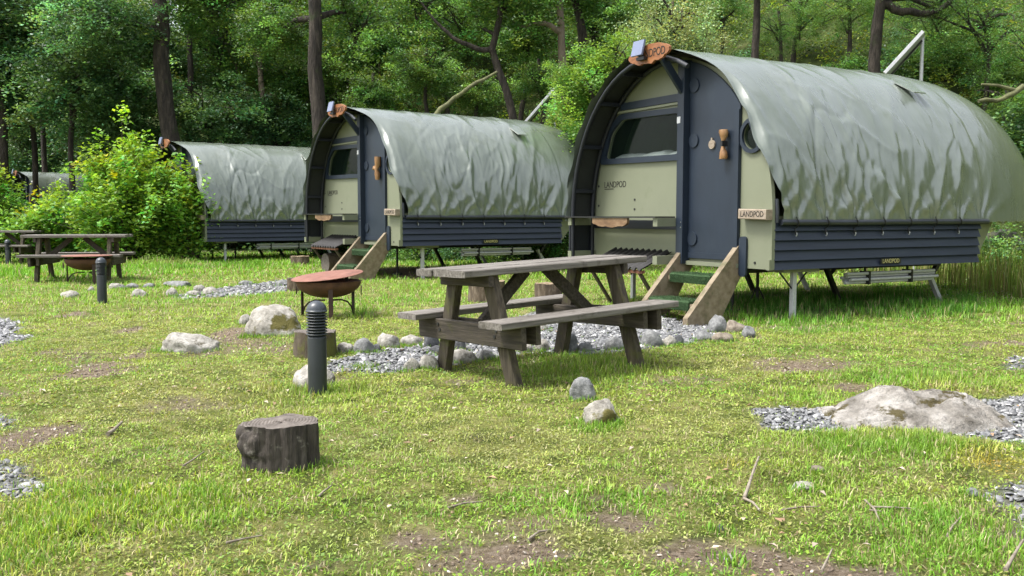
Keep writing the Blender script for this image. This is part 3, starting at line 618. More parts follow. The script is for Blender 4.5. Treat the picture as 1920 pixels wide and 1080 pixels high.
def make_pod(idx, label, detail=True):
    px, py, th, dz = PODS[idx]
    root = empty('camping_pod', (px, py, dz), -th, label, 'camping pod', 'camping pods along the clearing')
    def P(name, mat_, fn, parent=None, lab=None):
        me = cached(name+str(len([1 for c in root.children_recursive if c.name.split('.')[0] == name]))+mat_, lambda: (lambda m_: (fn(m_), m_.mesh(name, mat_))[1])(MB()))
        o = part(name, me, parent or root)
        if lab: o['label'] = lab
        return o
    part('cover', cached('tarp', tarp_mesh) if idx != 1 else cached('tarp1', lambda: tarp_mesh(500)), root)['label'] = 'creased grey green tarpaulin cover'
    def lining(m_):
        n_ = 60; ring = []
        T = [math.pi-k*math.pi/n_ for k in range(n_+1)]
        vs = []
        for t in T:
            f_ = float(front_v(np.array(t)))+.03+(.12 if .1 < math.cos(t) else 0)
            for v in (f_, (f_+.32)/2 if f_ < .3 else f_+.01, .36):
                vs.append((PA*.975*math.cos(t), v, PZ+PH*.975*math.sin(t)))
        fs = [(i*3+k, i*3+k+1, (i+1)*3+k+1, (i+1)*3+k) for i in range(n_) for k in range(2)]
        m_.add(vs, fs, True)
    P('cover_lining', 'tarp_lining', lining)
    # front wall and what is fixed to it
    P('front_wall', 'sage', lambda m_: m_.plate(arch_outline(.994), [WIN_I, clip_arch(circ(1.365, 1.985, .150, 40), .944)], 0, .045))
    P('side_wall', 'sage', lambda m_: m_.box((1.55, .05, ZB), (1.615, PL, 1.12)))
    P('side_wall', 'navy_dark', lambda m_: m_.box((-1.615, .05, ZB), (-1.55, PL, 1.12)))
    P('floor', 'navy_dark', lambda m_: m_.box((-1.54, .05, ZB+.004), (1.54, PL, .62)).box((-1.1, .1, ZB-.07), (-1.0, PL, ZB)).box((1.0, .1, ZB-.07), (1.1, PL, ZB)))
    def rearp(m_):
        m_.add([(-1.6, PL+.002, .56), (1.6, PL+.002, .56), (1.45, 4.12, 1.06), (-1.45, 4.12, 1.06), (-1.6, PL+.002, 1.06), (1.6, PL+.002, 1.06)], [(0, 1, 2, 3), (0, 3, 4), (1, 5, 2), (4, 3, 2, 5), (0, 4, 5, 1)])
    P('rear_panel', 'sage', rearp)
    def rearf(m_):
        vv = [4.0+(DOME1-.06-4.0)*k/14 for k in range(15)]; top = []
        for zz in (1.065, 1.09):
            top.append([((PA-.04)*float(dome(np.array(v))), v, zz) for v in vv]+[(-(PA-.04)*float(dome(np.array(v))), v, zz) for v in reversed(vv)])
        n_ = len(top[0]); m_.add(top[0]+top[1], [tuple(range(n_)), tuple(range(2*n_-1, n_-1, -1))]+[(i, (i+1) % n_, n_+(i+1) % n_, n_+i) for i in range(n_)])
    P('rear_floor', 'navy_dark', rearf)
    wf = P('window_frame', 'navy', lambda m_: m_.plate(WIN_O, [WIN_I], -.035, 0-.002))
    P('window_pane', 'glass', lambda m_: m_.plate([(u*1., z) for u, z in WIN_I], [], .012, .018), wf)
    def ring(m_): m_.plate(clip_arch(circ(1.365, 1.985, .192, 40), .957), [clip_arch(circ(1.365, 1.985, .149, 40), .943)], -.03, -.002)
    pf = P('porthole_frame', 'navy', ring)
    P('porthole_pane', 'glass', lambda m_: m_.plate(clip_arch(circ(1.365, 1.985, .148, 40), .942), [], .012, .018), pf)
    P('beam', 'navy', lambda m_: m_.box((-.98, -.04, 2.47), (.235, -.002, 2.56)), lab='navy beam over the window')
    P('beam', 'sage', lambda m_: m_.box((-1.08, -.028, 2.437), (.235, -.002, 2.466)))
    P('beam', 'navy_dark', lambda m_: m_.box((-1.60, -.03, .96), (.235, -.002, 1.07)))
    P('post', 'navy', lambda m_: m_.box((.24, -.12, ZB+.01), (.355, -.002, arch_z(.3, .95)), .004))
    P('hinge_plate', 'steel', lambda m_: m_.box((.242, -.124, 2.20), (.30, -.1205, 2.275)))
    for zz in (1.05, .99, .62, .68): P('screw', 'screw', lambda m_: m_.disc((.33, -.1215, zz), (0, 1, 0), .008, .004, 8))
    P('brace', 'navy', lambda m_: m_.bar((.30, -.40, 2.93), (.30, -.05, 2.52), .045, .09))
    # door
    def doorm(m_):
        us = [.36+(1.185-.36)*k/10 for k in range(11)]
        m_.plate([(us[0], .63), (us[-1], .63)]+[(u, arch_z(u, .95)) for u in reversed(us)], [], -.03, -.003)
    door = P('door', 'navy', doorm)
    P('door_stile', 'navy', lambda m_: m_.box((1.105, -.042, .64), (1.18, -.0305, arch_z(1.18, .93))), door)
    P('kick_plate', 'navy', lambda m_: m_.box((.37, -.042, .635), (1.10, -.0305, .70)), door)
    for zz in (2.62, 1.99, .86): P('hinge', 'navy', lambda m_: m_.disc((.44, -.04, zz), (0, 1, 0), .080, .012, 24), door)
    if idx == 0:
        def hourglass(m_):
            prof = [(.046, 0), (.050, .02), (.046, .075), (.028, .115), (.022, .16), (.026, .205), (.046, .25), (.055, .29), (.052, .32)]
            vs = []; seg = 14
            for k, (r, z) in enumerate(prof):
                for j in range(seg):
                    a = 2*math.pi*j/seg; vs.append((.985+r*math.cos(a)*(1+.12*math.sin(a*2+k))+.006*math.sin(k*1.3), -.082+r*.8*math.sin(a), 1.75+z))
            m_.add(vs, [(i*seg+j, i*seg+(j+1) % seg, (i+1)*seg+(j+1) % seg, (i+1)*seg+j) for i in range(len(prof)-1) for j in range(seg)], True)
            m_.add(vs[:seg], [tuple(range(seg))]); m_.add(vs[-seg:], [tuple(range(seg))])
        P('door_handle', 'handle_wood', hourglass, door, 'hourglass shaped wooden door handle')
        P('key_recess', 'black', lambda m_: m_.box((1.0, -.14, 1.885), (1.03, -.06, 1.945)), door)
        P('door_number_disc', 'pale_wood', lambda m_: m_.disc((.755, -.04, 1.925), (0, 1, 0), .05, .018, 20).box((.745, -.05, 1.97), (.765, -.032, 2.0)), door)
    else:
        P('knotty_handle', 'handle_wood', lambda m_: m_.tube([(.97, -.08, 1.72), (.985, -.085, 1.82), (.96, -.09, 1.90), (.99, -.08, 1.98), (.985, -.08, 2.12)], [.04, .05, .035, .05, .055], 10, jit=.15).tube([(.96, -.08, 1.89), (.88, -.09, 1.93), (.83, -.09, 1.91)], [.035, .04, .02], 8, jit=.15), door, 'knotty branch door handle')
    P('door_sill', 'sage', lambda m_: m_.box((.36, -.06, ZB), (1.2, -.003, .60)))
    P('hanger_plate', 'navy', lambda m_: m_.plate(rounded([(1.20, .46), (1.31, .46), (1.31, .90), (1.20, .90)], .05), [], -.03, -.003))
    P('corner_block', 'sage', lambda m_: m_.box((1.615, -.03, ZB-.005), (1.66, .03, .66)))
    for (u, z) in ((-1.50, 1.52), (-1.50, 1.26), (-.71, 1.33), (-.71, 1.21), (1.42, .62)): P('bolt', 'black', lambda m_: m_.disc((u, -.003, z), (0, 1, 0), .014, .008, 10))
    # shelf and brackets of the hooded porch
    P('shelf', 'black', lambda m_: m_.box((-1.70, -.42, 1.10), (.235, -.125, 1.118)))
    P('shelf_bracket', 'sage', lambda m_: m_.box((-1.66, -.39, 1.0), (-1.58, -.003, 1.098)))
    P('shelf_bracket', 'sage', lambda m_: m_.box((.155, -.39, 1.0), (.236, -.003, 1.098)))
    P('floor_bracket', 'sage', lambda m_: m_.box((-1.66, -.39, ZB), (-1.58, -.003, .655)))
    P('floor_bracket', 'sage', lambda m_: m_.box((.155, -.39, ZB), (.236, -.003, .655)))
    def carved(m_):
        us = np.linspace(-1.07, -.33, 25); lo = [(u, 1.035-.05*math.sin(math.pi*k/24)**.5+.009*abs(math.sin(k*.55))*math.sin(k*.8)) for k, u in enumerate(us)]
        m_.plate([(float(u), float(z)) for u, z in lo]+[(-.33, 1.098), (-1.07, 1.098)], [], -.405, -.37)
    P('waney_edge_board', 'waney_wood', carved)
    # hoops, struts and side of the porch
    for vv, sc_ in ((-.355, .955), (-.045, .95)):
        def hoop(m_):
            pts = [(-PA*sc_, vv, ZB+.01), (-PA*sc_, vv, .9)]+[(PA*sc_*math.cos(t), vv, PZ+PH*sc_*math.sin(t)) for t in [math.pi-k*math.pi/28 for k in range(19 if vv < -.2 else 16)]]
            m_.tube(pts, .028, 8)
        P('hoop', 'navy_dark', hoop)
    for t in (2.95, 2.62, 2.25, 1.9): P('strut', 'navy_dark', lambda m_: m_.bar((PA*.95*math.cos(t), -.35, PZ+PH*.95*math.sin(t)), (PA*.95*math.cos(t), -.05, PZ+PH*.95*math.sin(t)), .05, .05))
    P('porch_side', 'navy_dark', lambda m_: m_.box((-1.645, -.385, .66), (-1.615, -.05, 1.098)))
    # name board, sign and little solar light
    def nb_(m_):
        M_ = Matrix.Translation((1.46, -.05, 1.14)) @ Matrix.Rotation(R(1.5), 4, 'Y'); m_.box((-.205, -.05, -.055), (.205, .044, .055), .008, M_)
    nb = P('name_board', 'pale_wood', nb_)
    if detail: text_obj('name_lettering', 'LANDPOD', .085, 'ink', nb, Matrix.Translation((1.46, -.1015, 1.14)) @ WALL_M, .001, .85)
    def oval(m_):
        o_ = []
        for k in range(40):
            a = 2*math.pi*k/40; r = 1+(.10*math.sin(k*1.7)+.08*math.sin(k*2.9) if math.sin(a) < -.25 else .02*math.sin(k*2.1))
            o_.append((.14+.37*math.cos(a)*(1+.02*math.sin(k)), 2.985+.108*math.sin(a)*r+.01*math.cos(a)))
        m_.plate(o_, [], -.475, -.44)
    sg = P('oval_sign', 'sign_wood', oval)
    if detail: text_obj('sign_lettering', 'LANDPOD', .13, 'ink', sg, Matrix.Translation((.20, -.477, 2.985)) @ WALL_M, .0015, .8)
    sl = P('solar_light', 'black', lambda m_: m_.box((-.01, -.535, 2.92), (.13, -.48, 2.955)).bar((.03, -.50, 2.94), (.02, -.52, 3.0), .03, .03))
    P('solar_panel', 'solar_cell', lambda m_: m_.box((-.10, -.012, -.09), (.10, .012, .09), 0, Matrix.Translation((.02, -.53, 3.06)) @ Matrix.Rotation(R(-14), 4, 'X')), sl)
    if detail:
        lt = text_obj('wall_lettering', 'LANDPOD', .115, 'ink', root, Matrix.Translation((-1.135, -.002, 1.53)) @ WALL_M, .0015, .88)
        P('lettering_underline', 'ink', lambda m_: m_.box((-1.37, -.0035, 1.472), (-1.17, -.001, 1.482)))
    # weatherboards, each board its own piece
    zs = [1.075, .965, .865, .76, .65, ZB-.005]
    for k in range(5):
        z1, z0 = zs[k], zs[k+1]
        def brd(m_):
            a, b_ = .006, .050
            pr = [(1.616+a, z1+.012), (1.616+b_, z0), (1.616+b_-.022, z0-.001), (1.6165, z0+.002), (1.6165, z1+.012)]
            v0 = .035+.002*k; v1 = PL-.01*((k*7) % 3)
            m_.add([(u, v0, z) for u, z in pr]+[(u, v1, z) for u, z in pr], [tuple(range(5)), tuple(range(9, 4, -1))]+[(i, (i+1) % 5, 5+(i+1) % 5, 5+i) for i in range(5)])
        P('weatherboard', 'navy_board', brd)
    if detail:
        bdg = P('badge', 'black', lambda m_: m_.box((1.668, 1.70, .575), (1.676, 2.05, .635)))
        text_obj('badge_lettering', 'LANDPOD', .068, 'badge_letter', bdg, Matrix.Translation((1.6765, 1.875, .605)) @ Matrix(((0, 0, 1, 0), (1, 0, 0, 0), (0, 1, 0, 0), (0, 0, 0, 1))), .001, .9)
    P('hem_tube', 'black_tube', lambda m_: m_.tube([(1.685, .10, 1.055), (1.69, 1.2, 1.05), (1.685, 2.4, 1.056), (1.688, 3.64, 1.052)], .032, 12))
    P('hem_tube_end', 'black_tube', lambda m_: m_.tube([(1.665, .06, 1.05), (1.668, .06, 1.16), (1.655, .06, 1.30)], .022, 10))
    for k, tv in enumerate(TIES[:7]):
        def tie(m_):
            m_.tube([(1.70, tv-.012, 1.115), (1.726, tv, 1.06), (1.71, tv+.01, 1.02), (1.67, tv+.015, .995)], .006, 6)
            m_.tube([(1.66, tv+.012, .985), (1.675, tv+.014, .955), (1.664, tv+.014, .925)], [.007, .012, .006], 6)
        P('tie_cord', 'black', tie)
        P('hook', 'steel', lambda m_: m_.tube([(1.664, tv+.03, .955), (1.676, tv+.03, .93), (1.668, tv+.03, .905), (1.66, tv+.03, .91)], .005, 6))
    P('roof_flap', 'tarp', lambda m_: m_.box((-.17, -.11, 0), (.17, .11, .012), 0, Matrix.Translation((PA*1.03*math.cos(.93), 2.95, PZ+PH*1.036*math.sin(.93))) @ Matrix.Rotation(R(90)-.93-.16, 4, 'Y')))
    # legs and chassis
    def leg(name, mat_, pts, w_):
        def f_(m_):
            for a, b_ in zip(pts[:-1], pts[1:]): m_.bar(a, b_, w_, w_, up=(0, 1, .01), bev=.003)
        P(name, mat_, f_)
    for su in (1.45, -1.45):
        leg('steel_leg', 'steel', [(su, .55, -.08), (su, .55, ZB-.002)], .055)
        P('leg_brace', 'dark_steel', lambda m_: m_.tube([(su, .55, .30), (su, .30, ZB-.01)], .010, 6).tube([(su, .55, .30), (su, .80, ZB-.01)], .010, 6))
        P('leg_plate', 'sage', lambda m_: m_.box((su-.12, .28, ZB-.045), (su+.12, .82, ZB-.004)))
    for su in (.35, -1.2):
        leg('diagonal_leg', 'dark_steel', [(su, 2.62, -.08), (su, 2.25, ZB-.002)], .06)
        leg('diagonal_leg', 'dark_steel', [(su, 2.38, .36), (su, 2.62, ZB-.002)], .04)
    for su in (1.05, -1.2):
        leg('diagonal_leg', 'steel', [(su, 3.72, -.06), (su, 3.42, .38), (su, 3.40, .40)], .055)
        leg('diagonal_leg', 'dark_steel', [(su, 3.46, .34), (su, 3.70, .62)], .055)
    P('jack_stand', 'dark_steel', lambda m_: m_.tube([(.2, 1.25, -.05), (.2, 1.25, ZB)], .02, 8).tube([(.2, 1.25, .26), (.2, 1.08, -.02)], .009, 6).tube([(.2, 1.25, .26), (.2, 1.42, -.02)], .009, 6).tube([(.2, 1.13, .42), (.2, 1.37, .42)], .012, 6))
    P('pad_foot', 'dark_steel', lambda m_: m_.tube([(.5, .55, -.02), (.5, .55, ZB)], .022, 8).tube([(.5, .55, -.03), (.5, .55, .012)], .10, 16))
    return root
POD_LABELS = ['nearest camping pod, large at right, grey green cover, navy door with hourglass wooden handle', 'second camping pod in the middle, knotty branch handle on its navy door',
              'third camping pod partly behind the leafy hazel bush', 'farthest pod, only its grey roof showing over the left bushes']
pods = [make_pod(k, POD_LABELS[k], detail=k < 2) for k in range(4)]
def pod_pt(idx, u, v, z):
    px, py, th, dz = PODS[idx]
    return Vector((px+u*math.cos(th)+v*math.sin(th), py-u*math.sin(th)+v*math.cos(th), dz+z))
WHICH = ['nearest', 'second', 'third', 'farthest']
# bedding inside the nearest pod
def bed():
    n_ = 24; V = []; F = []
    for i in range(n_+1):
        for j in range(9):
            u = -1.3+1.42*i/n_; v = .06+.5*j/8; V.append((u, v, 1.80+.155*(1-(2*j/8-1)**2)**.5*(.88+.08*math.sin(i*.55)+.05*math.sin(i*1.3))*(1-.35*math.exp(-((u+.30)/.07)**2))))
    for i in range(n_):
        for j in range(8): F.append((i*9+j, i*9+j+1, (i+1)*9+j+1, (i+1)*9+j))
    m_ = MB(); m_.add(V, F, True); k = len(m_.v); m_.box((-1.32, .07, 1.60), (.14, .58, 1.802)); return m_.mesh('bedding', 'bedding')
bd = part('bedding', bed(), None); px, py, th, dz = PODS[0]; bd.location = (px, py, dz); bd.rotation_euler = (0, 0, -th)
tag(bd, 'white pillows and bedding seen through the window of the nearest pod', 'bedding')
# wooden steps with artificial turf treads
def make_steps(idx):
    px, py, th, dz = PODS[idx]
    r = empty('wooden_steps', (px, py, dz), -th, f'timber steps with artificial turf treads up to the door of the {WHICH[idx]} pod', 'steps', 'pod steps')
    prof = [(-.74, -.10), (-.735, .03), (-.03, .79), (.03, .835), (.10, .825), (.145, .66), (-.34, -.115)]
    def stringer(u0):
        m_ = MB(); m_.add([(u0, v, z) for v, z in prof]+[(u0+.075, v, z) for v, z in prof], [tuple(range(7)), tuple(range(13, 6, -1))]+[(i, (i+1) % 7, 7+(i+1) % 7, 7+i) for i in range(7)]); return m_
    cs = lambda key, fn, mat_, name: part(name, cached(key, lambda: fn().mesh(name, mat_)), r)
    cs('strR', lambda: stringer(1.12), 'timber', 'stringer'); cs('strL', lambda: stringer(.26), 'timber', 'stringer')
    for k, (v0, v1, z) in enumerate(((-.30, -.06, .44), (-.60, -.34, .17))):
        cs(f'trd{k}', lambda: MB().box((.336, v0, z-.05), (1.119, v1, z)), 'timber', 'tread')
        def turfm():
            pr = [(v0-.018, z-.075), (v0-.022, z+.015), (v0+.0, z+.03), (v1+.0, z+.03), (v1+.012, z+.002), (v0-.003, z+.002), (v0-.003, z-.075)]
            m_ = MB(); u0, u1 = .385, 1.07; n_ = len(pr)
            m_.add([(u0, v, zz) for v, zz in pr]+[(u1, v, zz) for v, zz in pr], [tuple(range(n_)), tuple(range(2*n_-1, n_-1, -1))]+[(i, (i+1) % n_, n_+(i+1) % n_, n_+i) for i in range(n_)]); return m_
        cs(f'turf{k}', turfm, 'turf', 'turf_mat')
        def pile():
            m_ = MB()
            for q in range(1500):
                u = random.uniform(.385, 1.07); t = random.random()
                if t < .62: p = (u, random.uniform(v0-.02, v1), z+.029); d = (random.uniform(-.012, .012), random.uniform(-.012, .012), random.uniform(.010, .022))
                else: p = (u, v0-.021, random.uniform(z-.075, z+.02)); d = (random.uniform(-.012, .012), -random.uniform(.008, .018), random.uniform(-.010, .006))
                m_.add([(p[0]-.004, p[1], p[2]), (p[0]+.004, p[1], p[2]), (p[0]+d[0], p[1]+d[1], p[2]+d[2])], [(0, 1, 2)])
            return m_
        o = cs(f'pile{k}', pile, 'turf', 'turf_pile'); o['kind'] = 'stuff'
    return r
for k in range(3): make_steps(k)
# little lean-to log store under the shelf
def make_store(idx):
    px, py, th, dz = PODS[idx]
    r = empty('log_store', (px, py, dz), -th, f'lean-to with black corrugated roof beside the steps of the {WHICH[idx]} pod', 'log store', 'pod log stores')
    def sheet():
        m_ = MB(); n_ = 72; us = [-1.05+1.15*k/n_ for k in range(n_+1)]; V = []
        for u in us:
            q = .022*math.sin((u+1.05)*2*math.pi/.115)
            for (v, z) in ((-.06, .70), (-.52, .50)):
                V += [(u, v, z+q), (u, v, z+q-.006)]
        F = []
        for k in range(n_):
            a = k*4; b_ = a+4; F += [(a, b_, b_+2, a+2), (a+1, a+3, b_+3, b_+1), (a, a+1, b_+1, b_), (a+2, b_+2, b_+3, a+3)]
        m_.add(V, F, True); return m_
    part('corrugated_sheet', cached('csheet', lambda: sheet().mesh('corrugated_sheet', 'corrugate')), r)
    part('batten', cached('cbat', lambda: MB().box((-1.05, -.50, .445), (.10, -.46, .483)).mesh('batten', 'terracotta')), r)
    for u in (-.98, .03): part('leg', cached(f'cleg{u}', lambda: MB().bar((u, -.48, .45), (u, -.10, -.08), .045, .035).mesh('leg', 'leg_wood')), r)
for k in range(3): make_store(k)
# tent poles slung under the pods
def make_poles(idx):
    px, py, th, dz = PODS[idx]
    r = empty('pole_bundle', (px, py, dz), -th, f'bundle of silver poles slung under the {WHICH[idx]} pod', 'poles', 'pole bundles')
    k = 0
    for du, dzz, a in ((0, 0, 0), (.04, .035, .05), (0, .07, .03), (.04, .105, -.02), (-.05, .018, .04), (-.05, .055, .0), (-.05, .09, .06)):
        part('pole', cached(f'pole{k}', lambda: MB().tube([(1.46+du, 1.36+a, .355+dzz), (1.46+du, 2.92+a, .355+dzz)], .019, 10).mesh('pole', 'steel')), r); k += 1
    for v in (1.70, 2.45): part('strap', cached(f'strap{v}', lambda: MB().box((1.385, v, .330), (1.523, v+.03, .484)).box((1.44, v+.005, .485), (1.46, v+.025, ZB-.005)).mesh('strap', 'black')), r)
for k in range(3): make_poles(k)
# solar panels on poles behind the pods, seen edge on
def make_solar(idx, pxx, pyb, pyt, dist, lab):
    a = at(pxx, pyb, dist); z0 = float(ground_z(a.x, a.y)); t = at(pxx, pyt, dist).z
    r = empty('solar_panel_mast', (a.x, a.y, z0), 0, lab, 'solar panel', 'solar panels behind the pods')
    MB().tube([(0, 0, -.1), (0, 0, t-z0)], .03, 10).build('mast', 'steel', r)
    s_ = dist/FPX; h_ = Vector((a.x, a.y, 0)).normalized(); rt = Vector((h_.y, -h_.x, 0)); L_ = rt*(-62*s_)+Vector((0, 0, -70*s_)); top = Vector((-.01, -.04, t-z0-.03))
    MB().bar(top, top+L_, .8, .055, up=rt*.75-Vector((0, 0, .66))).build('panel', 'steel', r)
    MB().bar(top+L_*.05+Vector((.02, 0, -.05)), top+L_*.9+Vector((.03, 0, -.05)), .04, .03).build('panel_rail', 'dark_steel', r)
make_solar(0, 1727, 150, 64, 15.6, 'silver solar panel on a mast behind the nearest pod')
make_solar(1, 1040, 222, 168, 23.2, 'silver solar panel on a mast behind the second pod')
# ================================================================== PICNIC TABLES
def make_table(loc, th, label, tilt=(0, 0)):
    r = empty('picnic_table', loc, 0, label, 'picnic table', 'picnic tables')
    r.rotation_euler = (math.atan(tilt[1]), -math.atan(tilt[0]), -th)
    c = lambda key, fn, mat_, name: part(name, cached('tb_'+key, lambda: fn().mesh(name, mat_)), r)
    TL, TW, ZT, BO, BI, ZBN = .835, .315, .79, .65, .395, .46
    ws = [-TW, -.108, .104, TW]
    for k in range(3):
        c(f'pl{k}', lambda: MB().box((ws[k]+.004, -TL+[.0, .012, -.006][k], ZT-.048), (ws[k+1]-.004, TL+[.01, -.012, .004][k], ZT+[0, .003, -.002][k]), .006), 'top_wood', 'tabletop_plank')
    for s_ in (-1, 1):
        a = (BI, BO) if s_ > 0 else (-BO, -BI)
        c(f'bn{s_}', lambda: MB().box((a[0], -.81, ZBN-.045), (a[1], .81, ZBN), .006), 'top_wood', 'bench_plank')
        for e in (-1, 1):
            ye = e*.568
            c(f'lg{s_}{e}', lambda: MB().bar((s_*.455, ye, -.06), (s_*.205, ye, ZT-.05), .062, .115, up=(1, 0, 0)), 'leg_wood', 'leg')
    for e in (-1, 1):
        ye = e*.568
        yo = ye+e*.055
        c(f'br{e}', lambda: MB().box((-.63, min(yo-.021, yo+.021), ZBN-.195), (.63, max(yo-.021, yo+.021), ZBN-.047), .005), 'old_wood', 'bench_bearer')
        c(f'bi{e}', lambda: MB().box((-.62, ye-e*.075-.02, ZBN-.175), (.62, ye-e*.075+.02, ZBN-.047), .005), 'old_wood', 'bench_bearer')
        for q, (bx_, bz_) in enumerate(((-.34, .335), (.34, .335), (-.36, .375), (.36, .375))):
            c(f'bt{e}{q}', lambda: MB().disc((bx_, yo+e*.023, bz_), (0, 1, 0), .012, .008, 10), 'dark_steel', 'bolt')
        c(f'cl{e}', lambda: MB().box((-.30, yo-.021, ZT-.125), (.30, yo+.021, ZT-.05), .005), 'old_wood', 'top_bearer')
        c(f'dg{e}', lambda: MB().bar((0, e*.50, ZBN-.07), (0, e*.10, ZT-.052), .05, .085, up=(0, -e, .5)), 'old_wood', 'diagonal_brace')
    return r
make_table((.208, 6.772, -.005), .924, 'weathered wooden picnic table in the middle, beside the slate path', (.026, .035))
make_table((-7.57, 16.09, float(ground_z(-7.57, 16.09))), R(79), 'wooden picnic table before the hazel, behind the rusty fire bowl at left', (0, 0))
make_table((-12.15, 21.95, float(ground_z(-12.15, 21.95))), R(82), 'picnic table cut by the left edge of the picture', (0, 0))

# ================================================================== BOLLARD LIGHTS
def make_bollard(px, py, label, sc_=1):
    p = gp(px, py); r = empty('bollard_light', p, 0, label, 'bollard light', 'bollard lights')
    c = lambda key, fn, mat_, name: part(name, cached('bo_'+key, lambda: fn().mesh(name, mat_)), r)
    c('post', lambda: MB().lathe([(.060, -.1), (.060, .355), (.056, .372), (.0, .372)], 28), 'bollard_paint', 'post')
    c('core', lambda: MB().lathe([(.044, .373), (.044, .522)], 20), 'black', 'louvre_core')
    for k in range(8):
        z = .378+k*.0185
        c(f'louvre{k}', lambda: MB().lathe([(.045, z+.013), (.0675, z), (.0675, z+.004), (.045, z+.0165)], 28), 'bollard_paint', 'louvre')
    c('cap', lambda: MB().lathe([(.045, .524), (.068, .524), (.068, .532)]+[(.065*math.cos(a), .533+.062*math.sin(a)) for a in [k*math.pi/2/10 for k in range(11)]], 28), 'bollard_cap', 'domed_cap')
    r.scale = (sc_,)*3; return r
make_bollard(596, 737, 'nearest dark grey bollard light, in front of the pale boulder')
make_bollard(192, 568, 'middle dark grey bollard light, in front of the left fire bowl')
make_bollard(16, 497, 'farthest bollard light, small at the left edge by a picnic table')

# ================================================================== FIRE BOWLS
def make_fire(px, py, label, rz, tilt):
    p = gp(px, py); r = empty('fire_bowl', p, rz, label, 'fire bowl', 'fire bowls')
    c = lambda key, fn, mat_, name: part(name, cached('fi_'+key, lambda: fn().mesh(name, mat_)), r)
    rr = .36
    prof = [(rr*math.sin(a), .40-.185*math.cos(a)/1.0) for a in [k*math.pi/2/12 for k in range(13)]]
    c('bowl', lambda: MB().lathe([(max(x, .001), z) for x, z in prof]+[(rr+.008, .405), (rr-.012, .405)]+[(max(x*.95, .001), z+.012) for x, z in reversed(prof)], 40), 'rust', 'bowl')
    for k in range(3):
        a = R(285+120*k); ca, sa = math.cos(a), math.sin(a)
        c(f'leg{k}', lambda: MB().bar((ca*.33, sa*.33, -.08), (ca*.325, sa*.325, .37), .05, .014, up=(ca, sa, 0)), 'rust_dark', 'leg')
        pts = [(ca*q, sa*q, z) for q, z in ((.325, .02), (.30, .10), (.25, .155), (.17, .182), (.05, .186))]
        c(f'arc{k}', lambda: MB().tube(pts, .010, 8), 'rust_dark', 'curved_stay')
    for k, a in enumerate((R(-8), R(172))):
        ca, sa = math.cos(a), math.sin(a)
        c(f'ring{k}', lambda: MB().tube([(ca*(.375+.022*math.cos(t)*.3), sa*.375-.035*math.cos(t)*ca, .355-.05+.05*math.sin(t)) for t in [j*2*math.pi/16 for j in range(17)]], .006, 8, False), 'rust_dark', 'ring_handle')
    c('prop', lambda: MB().box((.19, -.03, .37), (.22, .0, .484)), 'rust_dark', 'lid_prop')
    lid = c('lid', lambda: MB().lathe([(.001, .012), (.20, .010), (.392, .0), (.40, -.006), (.392, -.010), (.001, 0.0)], 44), 'rust_lid', 'lid')
    lid.location = (-.01, -.01, .468); lid.rotation_euler = tilt
    return r
make_fire(617, 594, 'rusty fire bowl with an orange lid, beside the nearest bollard', 0, (R(4.5), R(-5.5), 0))
make_fire(166, 531, 'rusty fire bowl standing before the left picnic table', R(25), (R(0), R(0), 0))

# ================================================================== STONES
from mathutils.noise import noise as pn
def rock_mesh(seed, ax, ay, az, rough=.22, sub=3, flat=.25, sharp=0., smooth=True):
    bm = bmesh.new(); bmesh.ops.create_icosphere(bm, subdivisions=sub, radius=1)
    off = Vector((seed*7.13, seed*3.7, seed*1.9)); rnd = random.Random(seed)
    planes = [(Vector((rnd.gauss(0, 1), rnd.gauss(0, 1), rnd.gauss(.3, .8))).normalized(), rnd.uniform(.62, .92)) for _ in range(9)]
    for v in bm.verts:
        p = v.co.copy()
        for nrm, d in planes:
            e = p.dot(nrm)-d
            if e > 0: p -= nrm*e*(.55+.4*sharp)
        p *= 1+rough*pn(p*1.3+off)+rough*.5*pn(p*3.1+off)+rough*.25*pn(p*7+off)
        if p.z < -flat: p.z = -flat+(p.z+flat)*.3
        v.co = Vector((p.x*ax, p.y*ay, p.z*az))
    me = bpy.data.meshes.new('rock'); bm.to_mesh(me); bm.free()
    if smooth: me.polygons.foreach_set('use_smooth', [True]*len(me.polygons))
    return me
STONE_FEET = []
def stone(px, pybase, wpx, hpx, mat_, label, name='stone', cat='stone', group='edging stones', sharp=0., rough=.25, depth=.8, sub=3, rz=None, seed=None):
    p = gp(px, pybase); s_ = p.y/FPX; STONE_FEET.extend([(px+wpx*q, pybase+random.uniform(-2, 2)) for q in np.linspace(-.5, .5, max(3, int(wpx/8)))])
    ax = wpx*s_/2; az = hpx*s_/1.28; ay = max(ax*depth, .02)
    sd_ = seed if seed is not None else int(px*3+pybase)
    me = rock_mesh(sd_, ax, ay, az, rough, sub, .28, sharp); me.name = name; me.materials.append(MATS[mat_])
    o = link(bpy.data.objects.new(name, me)); o.location = (p.x, p.y+ay*.75, float(ground_z(p.x, p.y+ay*.75))+az*.22)
    o.rotation_euler = (0, 0, 0)
    return tag(o, label, cat, group)
G1 = 'stones edging the slate path'; G2 = 'stones along the far path'; G3 = 'rocks in the lawn'
